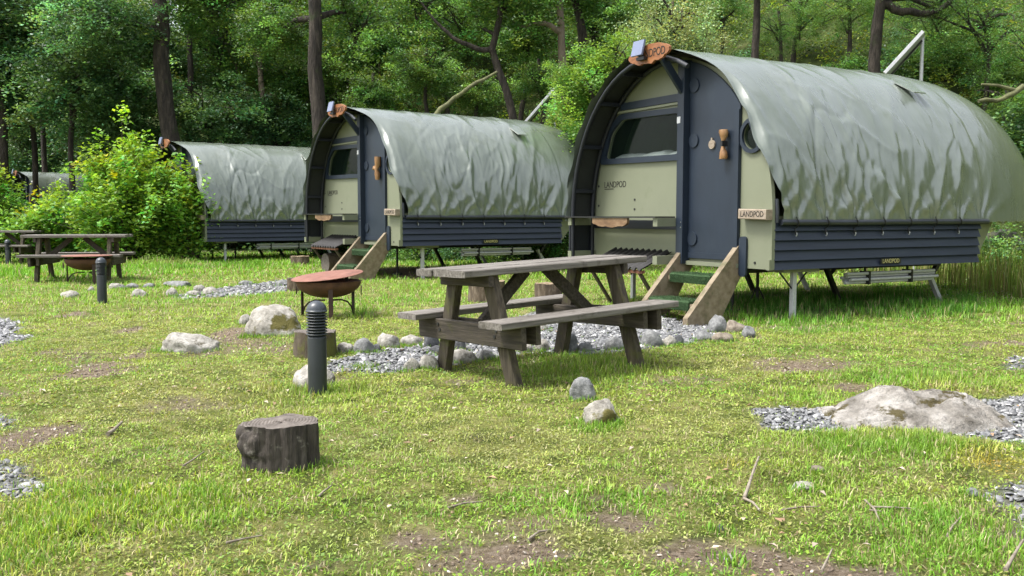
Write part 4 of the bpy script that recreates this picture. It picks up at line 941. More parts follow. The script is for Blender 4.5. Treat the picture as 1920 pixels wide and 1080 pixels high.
for a in [
    (645, 661, 32, 20, 'stone_pale', 'flat white stone at the left end of the slate path', G1), (681, 664, 40, 32, 'stone_grey', 'rounded grey stone left of the split stone on the path edge', G1),
    (706, 660, 18, 17, 'stone_dark', 'small dark stone squeezed between two larger path stones', G1), (727, 652, 44, 30, 'stone_pale', 'angular split stone on the far path edge', G1),
    (772, 648, 42, 25, 'stone_pale', 'pale oval stone left of the dark block on the path edge', G1), (808, 650, 36, 32, 'stone_dark', 'dark grey block behind the table bearer', G1),
    (862, 656, 24, 28, 'stone_dark', 'upright dark stone just right of the left table leg', G1), (818, 663, 30, 16, 'stone_dark', 'low dark stone in the slate behind the left table leg', G1),
    (770, 695, 32, 26, 'stone_pale', 'pale angular stone at the near path edge, left of its twin', G1), (802, 693, 40, 28, 'stone_pale', 'pale angular stone left of the front left table leg', G1),
    (868, 680, 48, 29, 'stone_pale', 'light rounded stone right of the front left table leg', G1), (909, 675, 40, 22, 'stone_grey', 'rough grey stone under the table bearer', G1),
    (983, 660, 32, 18, 'stone_pale', 'low pale stone behind the near right table leg', G1), (1018, 656, 36, 19, 'stone_pale', 'pale stone beside the yellow moss under the bench', G1),
    (1072, 660, 28, 38, 'stone_grey', 'pointed grey slab beside the far left table leg', G1), (1098, 661, 32, 22, 'stone_grey', 'leaning grey slab right of the pointed one', G1),
    (1156, 657, 42, 27, 'stone_grey', 'rough grey stone left of the far right table leg', G1), (1222, 650, 50, 32, 'stone_grey', 'long grey boulder right of the far right table leg', G1),
    (1255, 648, 26, 20, 'stone_pale', 'small pale stone right of the long grey boulder', G1), (1274, 645, 22, 18, 'stone_dark', 'small dark rough stone near the steps', G1),
    (1347, 624, 38, 36, 'stone_grey', 'large round grey stone against the steps of the nearest pod', G1), (1322, 639, 38, 20, 'stone_grey', 'flat oval grey stone in front of the steps', G1),
    (1357, 642, 42, 20, 'stone_brown', 'flat brownish stone below the round one by the steps', G1), (1382, 623, 46, 24, 'stone_brown', 'long brown speckled stone right of the round one', G1),
    (1404, 631, 28, 22, 'stone_grey', 'last small round stone right of the steps, half in grass', G1), (1006, 620, 46, 16, 'stone_pale', 'flat pale stone half sunk in the slate behind the bench', G1),
    (126, 559, 40, 14, 'stone_pale', 'long pale stone left of the middle bollard', G2), (169, 548, 14, 11, 'stone_pale', 'tiny white stone under the left fire bowl', G2),
    (213, 542, 27, 13, 'stone_pale', 'pale stone right behind the middle bollard', G2), (229, 542, 12, 10, 'stone_grey', 'tiny grey stone in the row right of the middle bollard', G2),
    (245, 540, 28, 11, 'stone_grey', 'low grey stone third in the row right of the middle bollard', G2), (277, 539, 24, 9, 'stone_grey', 'flat grey stone at the right end of the short row', G2),
    (259, 556, 30, 16, 'stone_pale', 'rounded pale stone in front of the far path row', G2), (328, 538, 54, 11, 'stone_grey', 'long flat kerb like stone on the far path', G2),
    (319, 555, 24, 16, 'stone_pale', 'small rounded stone left of the far stone cluster', G2), (372, 549, 24, 17, 'stone_pale', 'upper stone of the far cluster of three', G2),
    (361, 555, 26, 12, 'stone_pale', 'low front stone of the far cluster of three', G2), (392, 552, 34, 14, 'stone_pale', 'right hand stone of the far cluster of three', G2),
    (530, 537, 32, 12, 'stone_grey', 'grey stone left of the lidded fire bowl', G2), (460, 534, 30, 10, 'stone_grey', 'flat grey stone midway along the far path', G2)]:
    stone(*a[:5], a[5], group=a[6], sharp=.5, rough=.2)
stone(509, 630, 112, 60, 'stone_mossy', 'big rounded boulder with moss on its right side, left of the fire bowl', 'boulder', 'boulder', G3, .1, .16, .8, 4)
stone(459, 609, 26, 20, 'stone_pale', 'small white stone touching the left of the mossy boulder', group=G3)
stone(346, 660, 118, 36, 'stone_pale', 'low flat topped boulder alone in the lawn at left', 'boulder', 'boulder', G3, .7, .18, .6, 4)
stone(584, 727, 86, 44, 'stone_pale', 'pale boulder half hidden behind the nearest bollard', 'boulder', 'boulder', G3, .1, .14, .7, 4)
stone(1094, 752, 52, 46, 'stone_grey', 'smooth grey stone standing on end before the picnic table', 'boulder', 'boulder', G3, .1, .14, .8, 4)
stone(1130, 797, 80, 44, 'stone_mossy', 'pale stone with yellow moss on its right half', 'boulder', 'boulder', G3, .3, .2, .8, 4)
stone(1512, 923, 50, 20, 'stone_pale', 'small whitish stone sunk in the grass at lower right', group=G3)
stone(1826, 930, 24, 15, 'stone_grey', 'small grey pebble near the right edge', group=G3)
stone(1536, 885, 26, 13, 'stone_brown', 'small pinkish stone above the whitish one at lower right', group=G3)
stone(1368, 1052, 20, 12, 'stone_pale', 'white pebble on the bare earth at the bottom', group=G3)
stone(1352, 997, 16, 13, 'stone_dark', 'small dark pebble beside the bare earth patch', group=G3)
tufts([q for q in STONE_FEET if q[1] > 570], 'grass_tuft', 'short grass growing up against the stones', .045, .005, 26, .03, (.14, .29, .03), .45)
tufts([q for q in STONE_FEET if q[1] <= 570], 'grass_tuft', 'grass growing round the far path stones', .06, .012, 14, .06, (.14, .31, .03), .45)
# the big low boulder at right
def big_boulder():
    a, b_ = gp(1572, 806), gp(1938, 808); cx = (a.x+b_.x)/2; W_ = (b_.x-a.x); nx_, ny_ = 150, 80; cy = a.y+.36
    u = np.linspace(-1, 1, nx_); v = np.linspace(-1, 1, ny_); U, V_ = np.meshgrid(u, v)
    prof = np.interp(U, [-1, -.75, -.5, -.28, -.12, .05, .3, .5, .72, .9, 1], [0, .05, .115, .175, .185, .150, .172, .150, .105, .055, 0])
    cross = np.clip(1-np.abs(V_+.05)**2.2, 0, 1)**.75
    x = cx+U*W_/2; y = cy+V_*.36*(1-.25*U*U)
    z = prof*cross*1.0
    fac = np.round(fbm(x*3.2+y*1.1, y*3.6-x*.7, 231, 2)*7)/7
    z = prof*np.clip(1-np.abs(V_+.05+.12*np.sin(U*5))**1.6, 0, 1)*1.0
    z = z*(1.0+.55*(fac-.5)+.35*(fbm(x*6, y*6, 201, 3)-.5))+(fbm(x*16, y*16, 211, 4)-.5)*.028*np.clip(cross*3, 0, 1)
    ck = np.abs(2*fbm(x*2.6+y, y*3-x, 241, 2)-1); z = z-.022*np.exp(-(ck/.05)**2)*(cross > .2)
    edge = np.maximum(np.abs(U), np.abs(V_)); z = z-.05*sstep(.86, 1., edge)-.008
    z = z+ground_z(x, y)
    Vv = np.stack([x, y, z], 2).reshape(-1, 3); k = (np.arange(ny_-1)[:, None]*nx_+np.arange(nx_-1)[None, :]).ravel()
    me = np_mesh('boulder', Vv, np.stack([k, k+1, k+nx_+1, k+nx_], 1), 'stone_boulder', smooth=True)
    tag(link(bpy.data.objects.new('boulder', me)), 'large low pinkish boulder with moss spots among slate chips at right', 'boulder', G3)
big_boulder()

# ================================================================== STUMPS AND LOGS
def make_stump(px, pyb, wpx, hpx, label, bark='stump_bark', cut='stump_cut', seed=1, burl=False, slope=0., name='tree_stump', cat='stump', grp='stumps used as seats', taper=.06):
    p = gp(px, pyb); s_ = p.y/FPX; r_ = wpx*s_/2; h = hpx*s_; rnd = random.Random(seed)
    root = empty(name, (p.x, p.y+r_*.8, float(ground_z(p.x, p.y+r_*.8))), 0, label, cat, grp)
    seg, lev = (110, 34) if burl else (48, 14); V = []; ph = [rnd.uniform(0, 6.28) for _ in range(6)]
    def rad(a, t):
        q = 1+.06*math.sin(2*a+ph[0])+.05*math.sin(3*a+ph[1])+.03*math.sin(7*a+ph[2])+.026*math.sin(13*a+ph[3]+t)+.018*math.sin(23*a+ph[4]+t*2)
        q *= 1+taper*(1-t)**2
        q += .02*pn(Vector((math.cos(a)*3, math.sin(a)*3, t*2+seed)))
        if burl:
            def knob(a0, t0, sa, st, amp):
                da = (a-a0+math.pi) % (2*math.pi)-math.pi; d = math.hypot(da/sa, (t-t0)/st); return amp*math.sqrt(max(0, 1-d*d)) if d < 1 else 0.
            q += knob(R(186), .84, .36, .20, .30)+knob(R(222), .66, .34, .26, .20)+knob(R(205), .35, .5, .4, .06)
            q += .07*pn(Vector((math.cos(a)*7, math.sin(a)*7, t*7)))*(1 if math.cos(a-R(200)) > .6 else .25)
            db = (a-R(330)+math.pi) % (2*math.pi)-math.pi; q -= .07*math.exp(-(db/.09)**2)
        return r_*q
    for i in range(lev+1):
        t = i/lev
        for k in range(seg):
            a = 2*math.pi*k/seg; q = rad(a, t); z = -.03+(h+.03)*t
            if i == lev: z += slope*q*math.cos(a)+.004*math.sin(5*a)
            elif slope: z += slope*q*math.cos(a)*t
            V.append((q*math.cos(a), q*math.sin(a), z))
    m_ = MB(); m_.add(V, [(i*seg+k, i*seg+(k+1) % seg, (i+1)*seg+(k+1) % seg, (i+1)*seg+k) for i in range(lev) for k in range(seg)], True)
    m_.build('bark', bark, root)
    T = V[-seg:]; rings = [[(x*f_, y*f_, z+.0008+(.002*math.sin(j*2.2))) for x, y, z in T] for j, f_ in enumerate((1., .93, .75, .5, .25, .02))]
    m_ = MB(); W_ = [q for rg in rings for q in rg]
    m_.add(W_, [(i*seg+k, i*seg+(k+1) % seg, (i+1)*seg+(k+1) % seg, (i+1)*seg+k) for i in range(5) for k in range(seg)], False)
    m_.build('cut_top', cut, root)
    return root
make_stump(519, 884, 130, 86, 'dark weathered stump with a knobbly burl, in the foreground', burl=True, seed=3, slope=.03)
make_stump(586, 670, 82, 46, 'mossy stump right behind the nearest bollard', 'moss_stump', seed=5)
make_stump(911, 567, 66, 36, 'split log seat seen between the table legs', 'log_bark', 'log_cut', seed=7, slope=.12)
make_stump(1028, 580, 50, 48, 'upright log seat behind the table, near its far left leg', 'log_bark', 'log_cut', seed=9)
make_stump(560, 497, 34, 16, 'small pale topped stump in front of the third pod', 'log_bark', 'log_cut', seed=11)
make_stump(550, 546, 24, 24, 'short stump at the left of the lidded fire bowl', 'log_bark', 'stump_cut', seed=13)
def lying_log(idx, u, v, r_, L_, label):
    a = pod_pt(idx, u, v, 0); m_ = MB(); th = PODS[idx][2]; d = Vector((math.sin(th), math.cos(th), 0))
    z = float(ground_z(a.x, a.y)); root = empty('log', (a.x, a.y, z), 0, label, 'log', 'logs by the pods')
    MB().tube([Vector((0, 0, r_))+d*t for t in (0, L_*.5, L_)], r_, 18, False, .04).build('bark', 'log_bark', root)
    MB().disc(Vector((0, 0, r_))+d*.003, d, r_*.96, .006, 18).build('cut_end', 'stump_cut', root); MB().disc(Vector((0, 0, r_))+d*(L_-.003), d, r_*.96, .006, 18).build('cut_end', 'stump_cut', root)
lying_log(1, -.75, -.35, .2, .5, 'dark round log lying under the corrugated lean-to of the second pod')

# ================================================================== STICKS
def stick(pts, r_, label, extra=()):
    ps = []
    for k, q in enumerate(pts):
        g = gp(q[0], q[1]); g.z += q[2]; ps.append(g)
    base = ps[0].copy(); m_ = MB(); n_ = len(ps)
    m_.tube([p-base for p in ps], [r_*(1-.5*k/(n_-1)) for k in range(n_)], 7, True, .12)
    for e in extra:
        es = []
        for q in e: g = gp(q[0], q[1]); g.z += q[2]; es.append(g-base)
        m_.tube(es, [r_*.7*(1-.4*k/(len(es)-1)) for k in range(len(es))], 6, True, .12)
    o = m_.build('stick', 'twig'); o.location = base; tag(o, label, 'stick', 'fallen sticks in the grass')
stick([(1395, 940, .012), (1403, 925, .03), (1412, 905, .05), (1422, 888, .075)], .009, 'forked grey stick poking up from the grass at lower right', [[(1395, 940, .012), (1412, 950, .016), (1424, 962, .012)]])
stick([(202, 818, .012), (215, 812, .02), (229, 801, .03)], .012, 'short thick stick at left, between stump and gravel')
stick([(344, 878, .012), (362, 869, .018), (383, 855, .022)], .005, 'thin stick left of the foreground stump')
stick([(424, 1024, .012), (455, 1019, .016), (492, 1011, .014)], .005, 'straight thin stick at the bottom left')
stick([(597, 936, .010), (606, 929, .016), (622, 919, .02)], .006, 'tiny stick below the foreground stump')
stick([(1465, 962, .012), (1500, 958, .016), (1535, 956, .013)], .005, 'pale straight twig at lower right, left of the crossed twigs', [])
stick([(1632, 956, .012), (1680, 959, .016), (1716, 960, .013)], .005, 'reddish straight twig right of the crossed twigs')
stick([(1622, 943, .012), (1640, 965, .02), (1649, 985, .014)], .005, 'crossed pale twigs at lower right', [[(1630, 962, .012), (1645, 966, .018), (1652, 968, .02)]])
stick([(1775, 1012, .012), (1785, 998, .02), (1800, 985, .03)], .005, 'bent twig near the right bottom grass')
stick([(1540, 1078, .012), (1550, 1062, .02), (1560, 1046, .03)], .005, 'slim twig on the bare earth at the bottom right')
stick([(840, 957, .010), (870, 950, .014), (905, 946, .012)], .005, 'pale twig on the worn patch in the middle foreground')
stick([(990, 1018, .010), (1010, 1004, .014), (1032, 1000, .012)], .006, 'stubby twig on the worn earth at bottom centre')
stick([(1885, 1075, .012), (1900, 1058, .03), (1917, 1040, .05)], .007, 'dark twig at the bottom right corner')
# ================================================================== FOLIAGE
def leafcloud(name, C, rad, per, size, flat=.28, mat_='leaf_mid', seed=0, tilt=.5, tint=None, droop=.25, cvar=.28):
    """C (n,3) sprays; each spray a loose layered plate of small leaves"""
    g = np.random.default_rng(seed); C = np.asarray(C, float); n_ = len(C); rad = np.broadcast_to(rad, n_)
    k = np.repeat(np.arange(n_), per); N_ = len(k)
    off = g.normal(0, 1, (N_, 3))*np.array([.5, .5, flat]); r = rad[k]
    d2 = (off[:, 0]**2+off[:, 1]**2); off[:, 2] -= droop*d2
    # every spray leans its own way
    tl = g.normal(0, .35, (n_, 2)); off[:, 2] += off[:, 0]*tl[k, 0]+off[:, 1]*tl[k, 1]
    P = C[k]+off*r[:, None]
    nrm = np.stack([g.normal(0, tilt, N_), g.normal(0, tilt, N_), np.ones(N_)], 1); nrm /= np.linalg.norm(nrm, axis=1)[:, None]
    a = g.uniform(0, 6.283, N_); d = np.stack([np.cos(a), np.sin(a), np.zeros(N_)], 1); d -= nrm*(d*nrm).sum(1)[:, None]; d /= np.linalg.norm(d, axis=1)[:, None]
    s = np.cross(nrm, d); L = size*g.uniform(.6, 1.35, N_)[:, None]
    V = np.stack([P-d*L*.5, P+s*L*.30-nrm*L*.06, P+d*L*.5-nrm*L*.12, P-s*L*.30-nrm*L*.06], 1).reshape(-1, 3)
    F = np.arange(N_)[:, None]*4+np.array([[0, 1, 2, 3]])
    cv = np.exp(g.normal(0, cvar, n_))[k]*np.exp(g.normal(0, .22, N_)); hue = g.normal(0, .10, n_)[k]+g.normal(0, .06, N_)
    c = np.stack([cv*(1+hue*1.6), cv, cv*(1-hue)], 1)
    if tint is not None: c *= tint[k] if len(tint) == n_ else tint
    return np_mesh(name, V, F, mat_, np.repeat(np.clip(c, .1, 4), 4, 0))
def shell(g, n_, rx, ry, rz, p=.5):
    d = g.normal(0, 1, (n_, 3)); d /= np.linalg.norm(d, axis=1)[:, None]; r = g.uniform(0, 1, n_)**p
    bump = 1+.28*np.sin(d[:, 0]*5+d[:, 1]*3)*np.cos(d[:, 2]*4)
    return d*(r*bump)[:, None]*np.array([rx, ry, rz])
CROWN = {}
def crown_mesh(kind, var):
    key = (kind, var)
    if key not in CROWN:
        g = np.random.default_rng(var*13+len(kind))
        if kind == 'oak_dark': me = leafcloud('crown', shell(g, 120, 2.3, 2.3, 1.9, .42), g.uniform(.45, .85, 120), 135, .132, .20, 'leaf_dark', var+1, .6, cvar=.42)
        elif kind == 'oak_mid': me = leafcloud('crown', shell(g, 110, 2.1, 2.1, 1.7, .42), g.uniform(.4, .8, 110), 125, .128, .20, 'leaf_mid', var+21, .6, cvar=.42)
        elif kind == 'thin': me = leafcloud('crown', shell(g, 60, 2.0, 2.0, 1.5, .5), g.uniform(.4, .75, 60), 100, .125, .2, 'leaf_mid', var+31, .6, cvar=.4)
        elif kind == 'bright': me = leafcloud('crown', shell(g, 90, 1.25, 1.25, 1.5, .42), g.uniform(.25, .45, 90), 150, .085, .3, 'leaf_bright', var+41)
        elif kind == 'birch': me = leafcloud('crown', shell(g, 110, 1.15, 1.15, 1.6, .45), g.uniform(.2, .42, 110), 150, .050, .5, 'leaf_birch', var+51, tilt=.8)
        elif kind == 'shrub_dark': me = leafcloud('crown', shell(g, 60, 1.3, 1.3, 1.0, .45), g.uniform(.3, .55, 60), 120, .11, .3, 'leaf_dark', var+61, .6, cvar=.4)
        elif kind == 'shrub': me = leafcloud('crown', shell(g, 60, 1.3, 1.3, .95, .45), g.uniform(.3, .55, 60), 120, .105, .3, 'leaf_mid', var+71, .6, cvar=.4)
        elif kind == 'fine': me = leafcloud('crown', shell(g, 110, 1.9, 1.9, 1.3, .5), g.uniform(.25, .55, 110), 150, .055, .18, 'leaf_mid', var+81)
        CROWN[key] = me
    return CROWN[key]
LIMB = {}
def limbs_mesh(var, bark, rx, rz):
    key = (var, bark, round(rx, 1))
    if key not in LIMB:
        rnd = random.Random(var*7+3); m_ = MB()
        for k in range(11):
            a = rnd.uniform(0, 6.28); e = rnd.uniform(-.3, .9); q = rnd.uniform(.6, .95)
            tip = Vector((math.cos(a)*rx*q, math.sin(a)*rx*q, math.sin(e)*rz)); b0 = Vector((0, 0, rnd.uniform(-rz*.9, rz*.3)))
            mid = b0.lerp(tip, .5)+Vector((rnd.uniform(-.2, .2), rnd.uniform(-.2, .2), rnd.uniform(-.1, .35)))
            m_.tube([b0, b0.lerp(mid, .5)+Vector((0, 0, .06)), mid, mid.lerp(tip, .5)+Vector((rnd.uniform(-.15, .15), 0, .05)), tip], [.055, .045, .035, .022, .01], 6, False, .1)
        LIMB[key] = m_.mesh('limbs', bark)
    return LIMB[key]
SZ = dict(oak_dark=(2.2, 1.8), oak_mid=(2., 1.6), thin=(1.9, 1.4), bright=(1.1, 1.4), birch=(1., 1.5), shrub_dark=(1.2, .9), shrub=(1.2, .9), fine=(1.8, 1.2))
def make_tree(path, dist, r0, label, bark='bark', crowns=(), name='forest_tree', cat='tree', group='trees on the wooded slope', branches=(), top_ext=True, taper=.45):
    """path: pixels of the photo the trunk passes through at that distance; crowns: (kind, px, py, ddist, scale)"""
    pts = [at(px, py, dist) for px, py in path]
    g0 = Vector((pts[0].x, pts[0].y, float(ground_z(pts[0].x, pts[0].y))))
    if pts[0].z > g0.z+.15: pts = [g0-Vector((0, 0, .25)), g0.lerp(pts[0], .35)+Vector((.04, 0, 0))]+pts
    else: pts[0] = g0-Vector((0, 0, .25))
    root = empty(name, g0, 0, label, cat, group)
    # resample with a wander
    fine = []
    for a, b_ in zip(pts[:-1], pts[1:]):
        n_ = max(2, int((b_-a).length/.45))
        for k in range(n_): fine.append(a.lerp(b_, k/n_))
    fine.append(pts[-1]); n_ = len(fine)
    fine = [p+Vector((pn(p*.6)*.10, pn(p*.6+Vector((9, 0, 0)))*.10, 0)) if 0 < i < n_-1 else p for i, p in enumerate(fine)]
    rad = [r0*(1+.55*math.exp(-i*.9))*(1-taper*i/(n_-1)) for i in range(n_)]
    m_ = MB(); m_.tube([p-g0 for p in fine], rad, 14, True, .07)
    for br in branches:
        bp_ = [at(px, py, dist+dd)-g0 for px, py, dd in br]; k = len(bp_)
        bf = []
        for a, b_ in zip(bp_[:-1], bp_[1:]): bf += [a.lerp(b_, q/3)+Vector((random.uniform(-.03, .03), 0, random.uniform(-.04, .04))) for q in range(3)]
        bf.append(bp_[-1]); m_.tube(bf, [r0*.62*(1-.75*i/(len(bf)-1)) for i in range(len(bf))], 9, True, .08)
    m_.build('trunk', bark, root, fix=False)
    for j, (kind, cx, cy, dd, s_) in enumerate(crowns):
        c = at(cx, cy, dist+dd); var = (int(cx)+j) % 3
        cr = part('crown', crown_mesh(kind, var), root); cr.location = c-g0; cr.scale = (s_, s_, s_); cr.rotation_euler = (0, 0, (cx*.37+cy*.11) % 6.28)
        lm_ = part('limbs', limbs_mesh(var, bark if bark != 'pale_bark' else 'bark', *SZ[kind]), root); lm_.location = c-g0; lm_.scale = (s_, s_, s_); lm_.rotation_euler = cr.rotation_euler
        # a bough joins trunk and crown so that no spray hangs in the air
        near_ = min(fine, key=lambda p: (p-c).length)
        if (near_-c).length > .5: MB().tube([near_-g0, near_.lerp(c, .5)-g0+Vector((0, 0, .15)), c-g0], [r0*.4, r0*.3, .04], 7, False).build('bough', bark, root, fix=False)
    return root
# trees that can be told apart by their trunks
make_tree([(320, 265), (312, 200), (303, 120), (305, 60), (301, 0), (297, -150)], 31, .34, 'thick reddish brown trunk at left, behind the hazel top', crowns=[('thin', 290, -90, .6, .7), ('oak_dark', 205, 45, -.5, .8), ('oak_mid', 395, -20, 1.2, .8)])
make_tree([(600, 278), (596, 200), (592, 100), (590, 0), (586, -150)], 28.5, .29, 'thick dark trunk rising straight behind the front of the second pod', crowns=[('thin', 590, -100, .5, .7), ('oak_mid', 520, 60, 1.3, .62), ('thin', 665, 30, 1, .7)])
make_tree([(357, 200), (356, 100), (358, 0), (360, -110)], 36, .15, 'thin straight grey trunk right of the thick reddish one', crowns=[('oak_mid', 360, -90, 0, 1.), ('thin', 410, 80, 1, .9)])
make_tree([(500, 205), (489, 130), (478, 70), (468, 0), (455, -80)], 36, .13, 'slim leaning reddish trunk left of the straight dark one', 'pale_bark', crowns=[('oak_mid', 455, -80, 0, 1.), ('thin', 530, 130, .8, .8)], branches=[[(489, 130, 0), (470, 90, .2), (440, 40, .3), (432, -10, .4)]])
make_tree([(468, 180), (430, 100), (398, 60), (385, 0), (380, -60)], 38, .12, 'slim leaning trunk tipped left, behind the straight dark one', 'pale_bark', crowns=[('oak_mid', 380, -60, 0, 1.)])
make_tree([(964, 228), (948, 170), (934, 125), (925, 92), (938, 40), (950, -40)], 27, .15, 'dark crooked oak whose bough sweeps to the upper left', crowns=[('oak_mid', 950, -30, .3, .8), ('thin', 780, -10, .4, .6), ('thin', 870, 50, 1, .6)], branches=[[(925, 94, 0), (895, 92, -.1), (850, 72, -.2), (818, 38, -.2), (782, -6, -.1)]])
make_tree([(1058, 110), (1053, 50), (1046, 0), (1040, -80)], 28, .16, 'pale bare trunk with peeling bark above the second pod', 'pale_bark', crowns=[('thin', 1030, -80, 0, .8)], branches=[[(1052, 60, 0), (1020, 45, -.1), (985, 50, -.1), (960, 40, -.1)]])
make_tree([(1098, 112), (1089, 50), (1078, 0), (1066, -80)], 30, .2, 'dark leaning trunk just right of the pale bare one', crowns=[('oak_mid', 1066, -80, 0, .9)])
make_tree([(1416, 92), (1418, 40), (1420, 0), (1423, -80)], 25, .13, 'slender dark trunk standing on the slope above the nearest pod roof', crowns=[('thin', 1423, -70, 0, .7)])
make_tree([(1645, 112), (1645, 50), (1649, 0), (1652, -80)], 20.5, .17, 'dark trunk above the rear of the nearest pod, with a spreading right bough', crowns=[('fine', 1652, -90, 0, .8), ('fine', 1760, 20, .4, .45)], branches=[[(1652, 8, 0), (1690, 20, -.1), (1735, 26, -.1), (1770, 15, -.1), (1800, -20, 0)]])
make_tree([(4, 330), (2, 200), (-2, 100), (-4, -40)], 33, .2, 'dark trunk at the far left edge', crowns=[('oak_dark', 20, 30, .5, 1.1), ('oak_dark', 30, 175, 1, .7)])
make_tree([(662, 70), (660, 0), (657, -80)], 36, .18, 'short stretch of dark trunk right of the straight one, at the top', crowns=[('oak_mid', 700, 70, 1, .9)])
make_tree([(711, 50), (703, 0), (696, -60)], 36, .09, 'thin pale trunk at the top, right of the straight dark tree', 'pale_bark', crowns=[('thin', 720, -40, 0, .9)])
# leafy trees whose crowns fill the wood
GL = 'leafy trees filling the wood behind the pods'
def leafy(kind, px, py, d, s_, label, bark='bark', r0=.10):
    make_tree([(px+random.uniform(-14, 14), py+170), (px+random.uniform(-10, 10), py+60), (px, py-40)], d, r0*(.8+s_*.4), label, bark, [(kind, px, py, 0, s_)], group=GL)
ORD = 'first second third fourth fifth sixth seventh eighth ninth tenth eleventh twelfth thirteenth fourteenth fifteenth sixteenth seventeenth eighteenth'.split()
def nth(L, item): return ORD[sorted(L).index(item)]
DKL = [(50, 80, 34, 1.), (55, 235, 46, .95), (135, 150, 32, .95), (190, 30, 36, 1.), (230, 190, 34, .95), (130, 280, 47, .9), (-50, 160, 34, 1.), (90, -20, 39, 1.1), (255, 90, 38, 1.), (255, 285, 40, .9), (395, 225, 35, .9), (445, 130, 40, .9), (520, 235, 36, .85), (345, 140, 42, 1.), (20, 320, 49, .9), (170, 240, 44, 1.)]
for px, py, d, s_ in DKL:
    leafy('oak_dark', px, py, d, s_, f'{nth(DKL, (px, py, d, s_))} dark leafy oak from the left edge, behind hazel and third pod')
MDL = [(420, 30, 42, 1.), (545, 40, 40, .9), (560, 160, 37, .8), (650, 120, 36, .75), (700, 175, 32, .55), (745, 75, 35, .8), (800, 130, 31, .55), (840, 20, 36, .85), (890, 170, 31, .5), (985, 60, 33, .7), (1010, 150, 29.5, .45), (930, 10, 38, .9), (640, 30, 43, 1.1), (490, 20, 45, 1.1), (1120, 20, 36, .8), (820, -20, 42, 1.1), (1000, -10, 42, 1.)]
for px, py, d, s_ in MDL:
    leafy('oak_mid', px, py, d, s_, f'{nth(MDL, (px, py, d, s_))} mid green leafy tree from the left, in the wood above the second pod')
RSL = [(1850, 60, 20.5, .75), (1760, 80, 23, .6), (1890, 200, 19, .42), (1500, 30, 28, .7), (1590, 20, 26, .6), (1350, 20, 30, .8), (1700, 30, 26, .7), (1960, 110, 19.5, .6), (1460, 60, 27, .45), (1240, -10, 31, .8)]
for px, py, d, s_ in RSL:
    leafy('fine', px, py, d, s_, f'{nth(RSL, (px, py, d, s_))} small leaved tree from the left, on the slope above the nearest pod', r0=.07)
# bright saplings between the second and the nearest pod
make_tree([(1268, 210), (1265, 120), (1260, 40), (1258, -30)], 20.5, .05, 'silvery light green birch sapling rising behind the oval sign', 'pale_bark', [('birch', 1258, 65, 0, .95), ('birch', 1210, 130, -.2, .62), ('birch', 1300, 110, .3, .6)], 'birch_sapling', 'sapling', 'bright saplings between the pods')
make_tree([(1120, 260), (1122, 200), (1128, 130)], 19, .045, 'yellow green sapling between the second pod and the nearest pod', 'bark', [('bright', 1115, 205, 0, .68), ('bright', 1150, 150, .3, .62), ('bright', 1075, 170, .6, .5)], 'hazel_sapling', 'sapling', 'bright saplings between the pods')
make_tree([(1085, 320), (1085, 270), (1090, 235)], 20, .04, 'low bright green bush filling the gap right of the second pod', 'bark', [('bright', 1085, 250, 0, .55), ('bright', 1060, 300, .3, .5)], 'hazel_sapling', 'sapling', 'bright saplings between the pods')
# shrubs of the understorey
def shrub(kind, px, d, h, s_, label, group='understorey shrubs'):
    p = at(px, 400, d); z = float(ground_z(p.x, p.y)); root = empty('understorey_shrub', (p.x, p.y, z), 0, label, 'shrub', group)
    cr = part('crown', crown_mesh(kind, int(px) % 3), root); cr.location = (0, 0, h); cr.scale = (s_,)*3; cr.rotation_euler = (0, 0, px*.13 % 6.28)
    m_ = MB(); rnd = random.Random(px)
    for k in range(6):
        a = rnd.uniform(0, 6.28); m_.tube([(0, 0, -.1), (math.cos(a)*.2*s_, math.sin(a)*.2*s_, h*.5), (math.cos(a)*.75*s_, math.sin(a)*.75*s_, h+.3*s_)], [.03, .022, .008], 6, False)
    m_.build('stems', 'bark', root, fix=False)
SLL = [(-60, 45), (40, 46), (110, 47), (180, 31), (250, 35), (310, 33), (370, 31.5), (430, 34), (480, 32), (540, 31), (90, 49), (330, 40), (470, 42), (200, 42), (0, 47), (600, 33)]
for k, (px, d) in enumerate(SLL):
    shrub('shrub_dark', px, d, 1.1+.5*(k % 3), 1.15+.15*(k % 2), f'{nth(SLL, (px, d))} dark shrub from the left, in the shade behind third pod and hazel')
SML = [(640, 28), (700, 27), (760, 28.5), (820, 26.5), (900, 26), (985, 25.5), (1030, 24), (670, 32), (750, 32), (850, 31), (950, 30), (720, 36), (1060, 27), (1010, 31)]
for k, (px, d) in enumerate(SML):
    shrub('shrub' if k % 3 else 'shrub_dark', px, d, .55+.2*(k % 3), .7+.12*(k % 3), f'{nth(SML, (px, d))} green shrub from the left, on the slope above the second pod')
SRL = [(1160, 24), (1240, 25), (1340, 24), (1440, 23), (1575, 23.6), (1625, 22), (1720, 20.5), (1800, 19.5), (1880, 19), (1300, 27), (1400, 28), (1500, 26), (1600, 25.5), (1690, 24), (1780, 23), (1860, 22), (1940, 18.5), (1930, 21)]
for k, (px, d) in enumerate(SRL):
    shrub(['shrub', 'shrub_dark', 'shrub'][k % 3], px, d, .35+.15*(k % 3), .55+.12*(k % 3), f'{nth(SRL, (px, d))} leafy shrub from the left, on the steep slope behind the nearest pod')
LWL = [(1900, 15.6, .5), (1960, 15.2, .6), (1845, 16.6, .5), (1010, 20.5, .6), (940, 21.5, .55), (860, 22.2, .5), (780, 22.5, .5), (700, 23, .45), (1040, 19.2, .5), (620, 26.5, .6)]
for k, (px, d, s_) in enumerate(LWL):
    shrub('shrub_dark' if k % 2 else 'shrub', px, d, .35, s_, f'{nth(LWL, (px, d, s_))} low shrub from the left, at the foot of the slope')
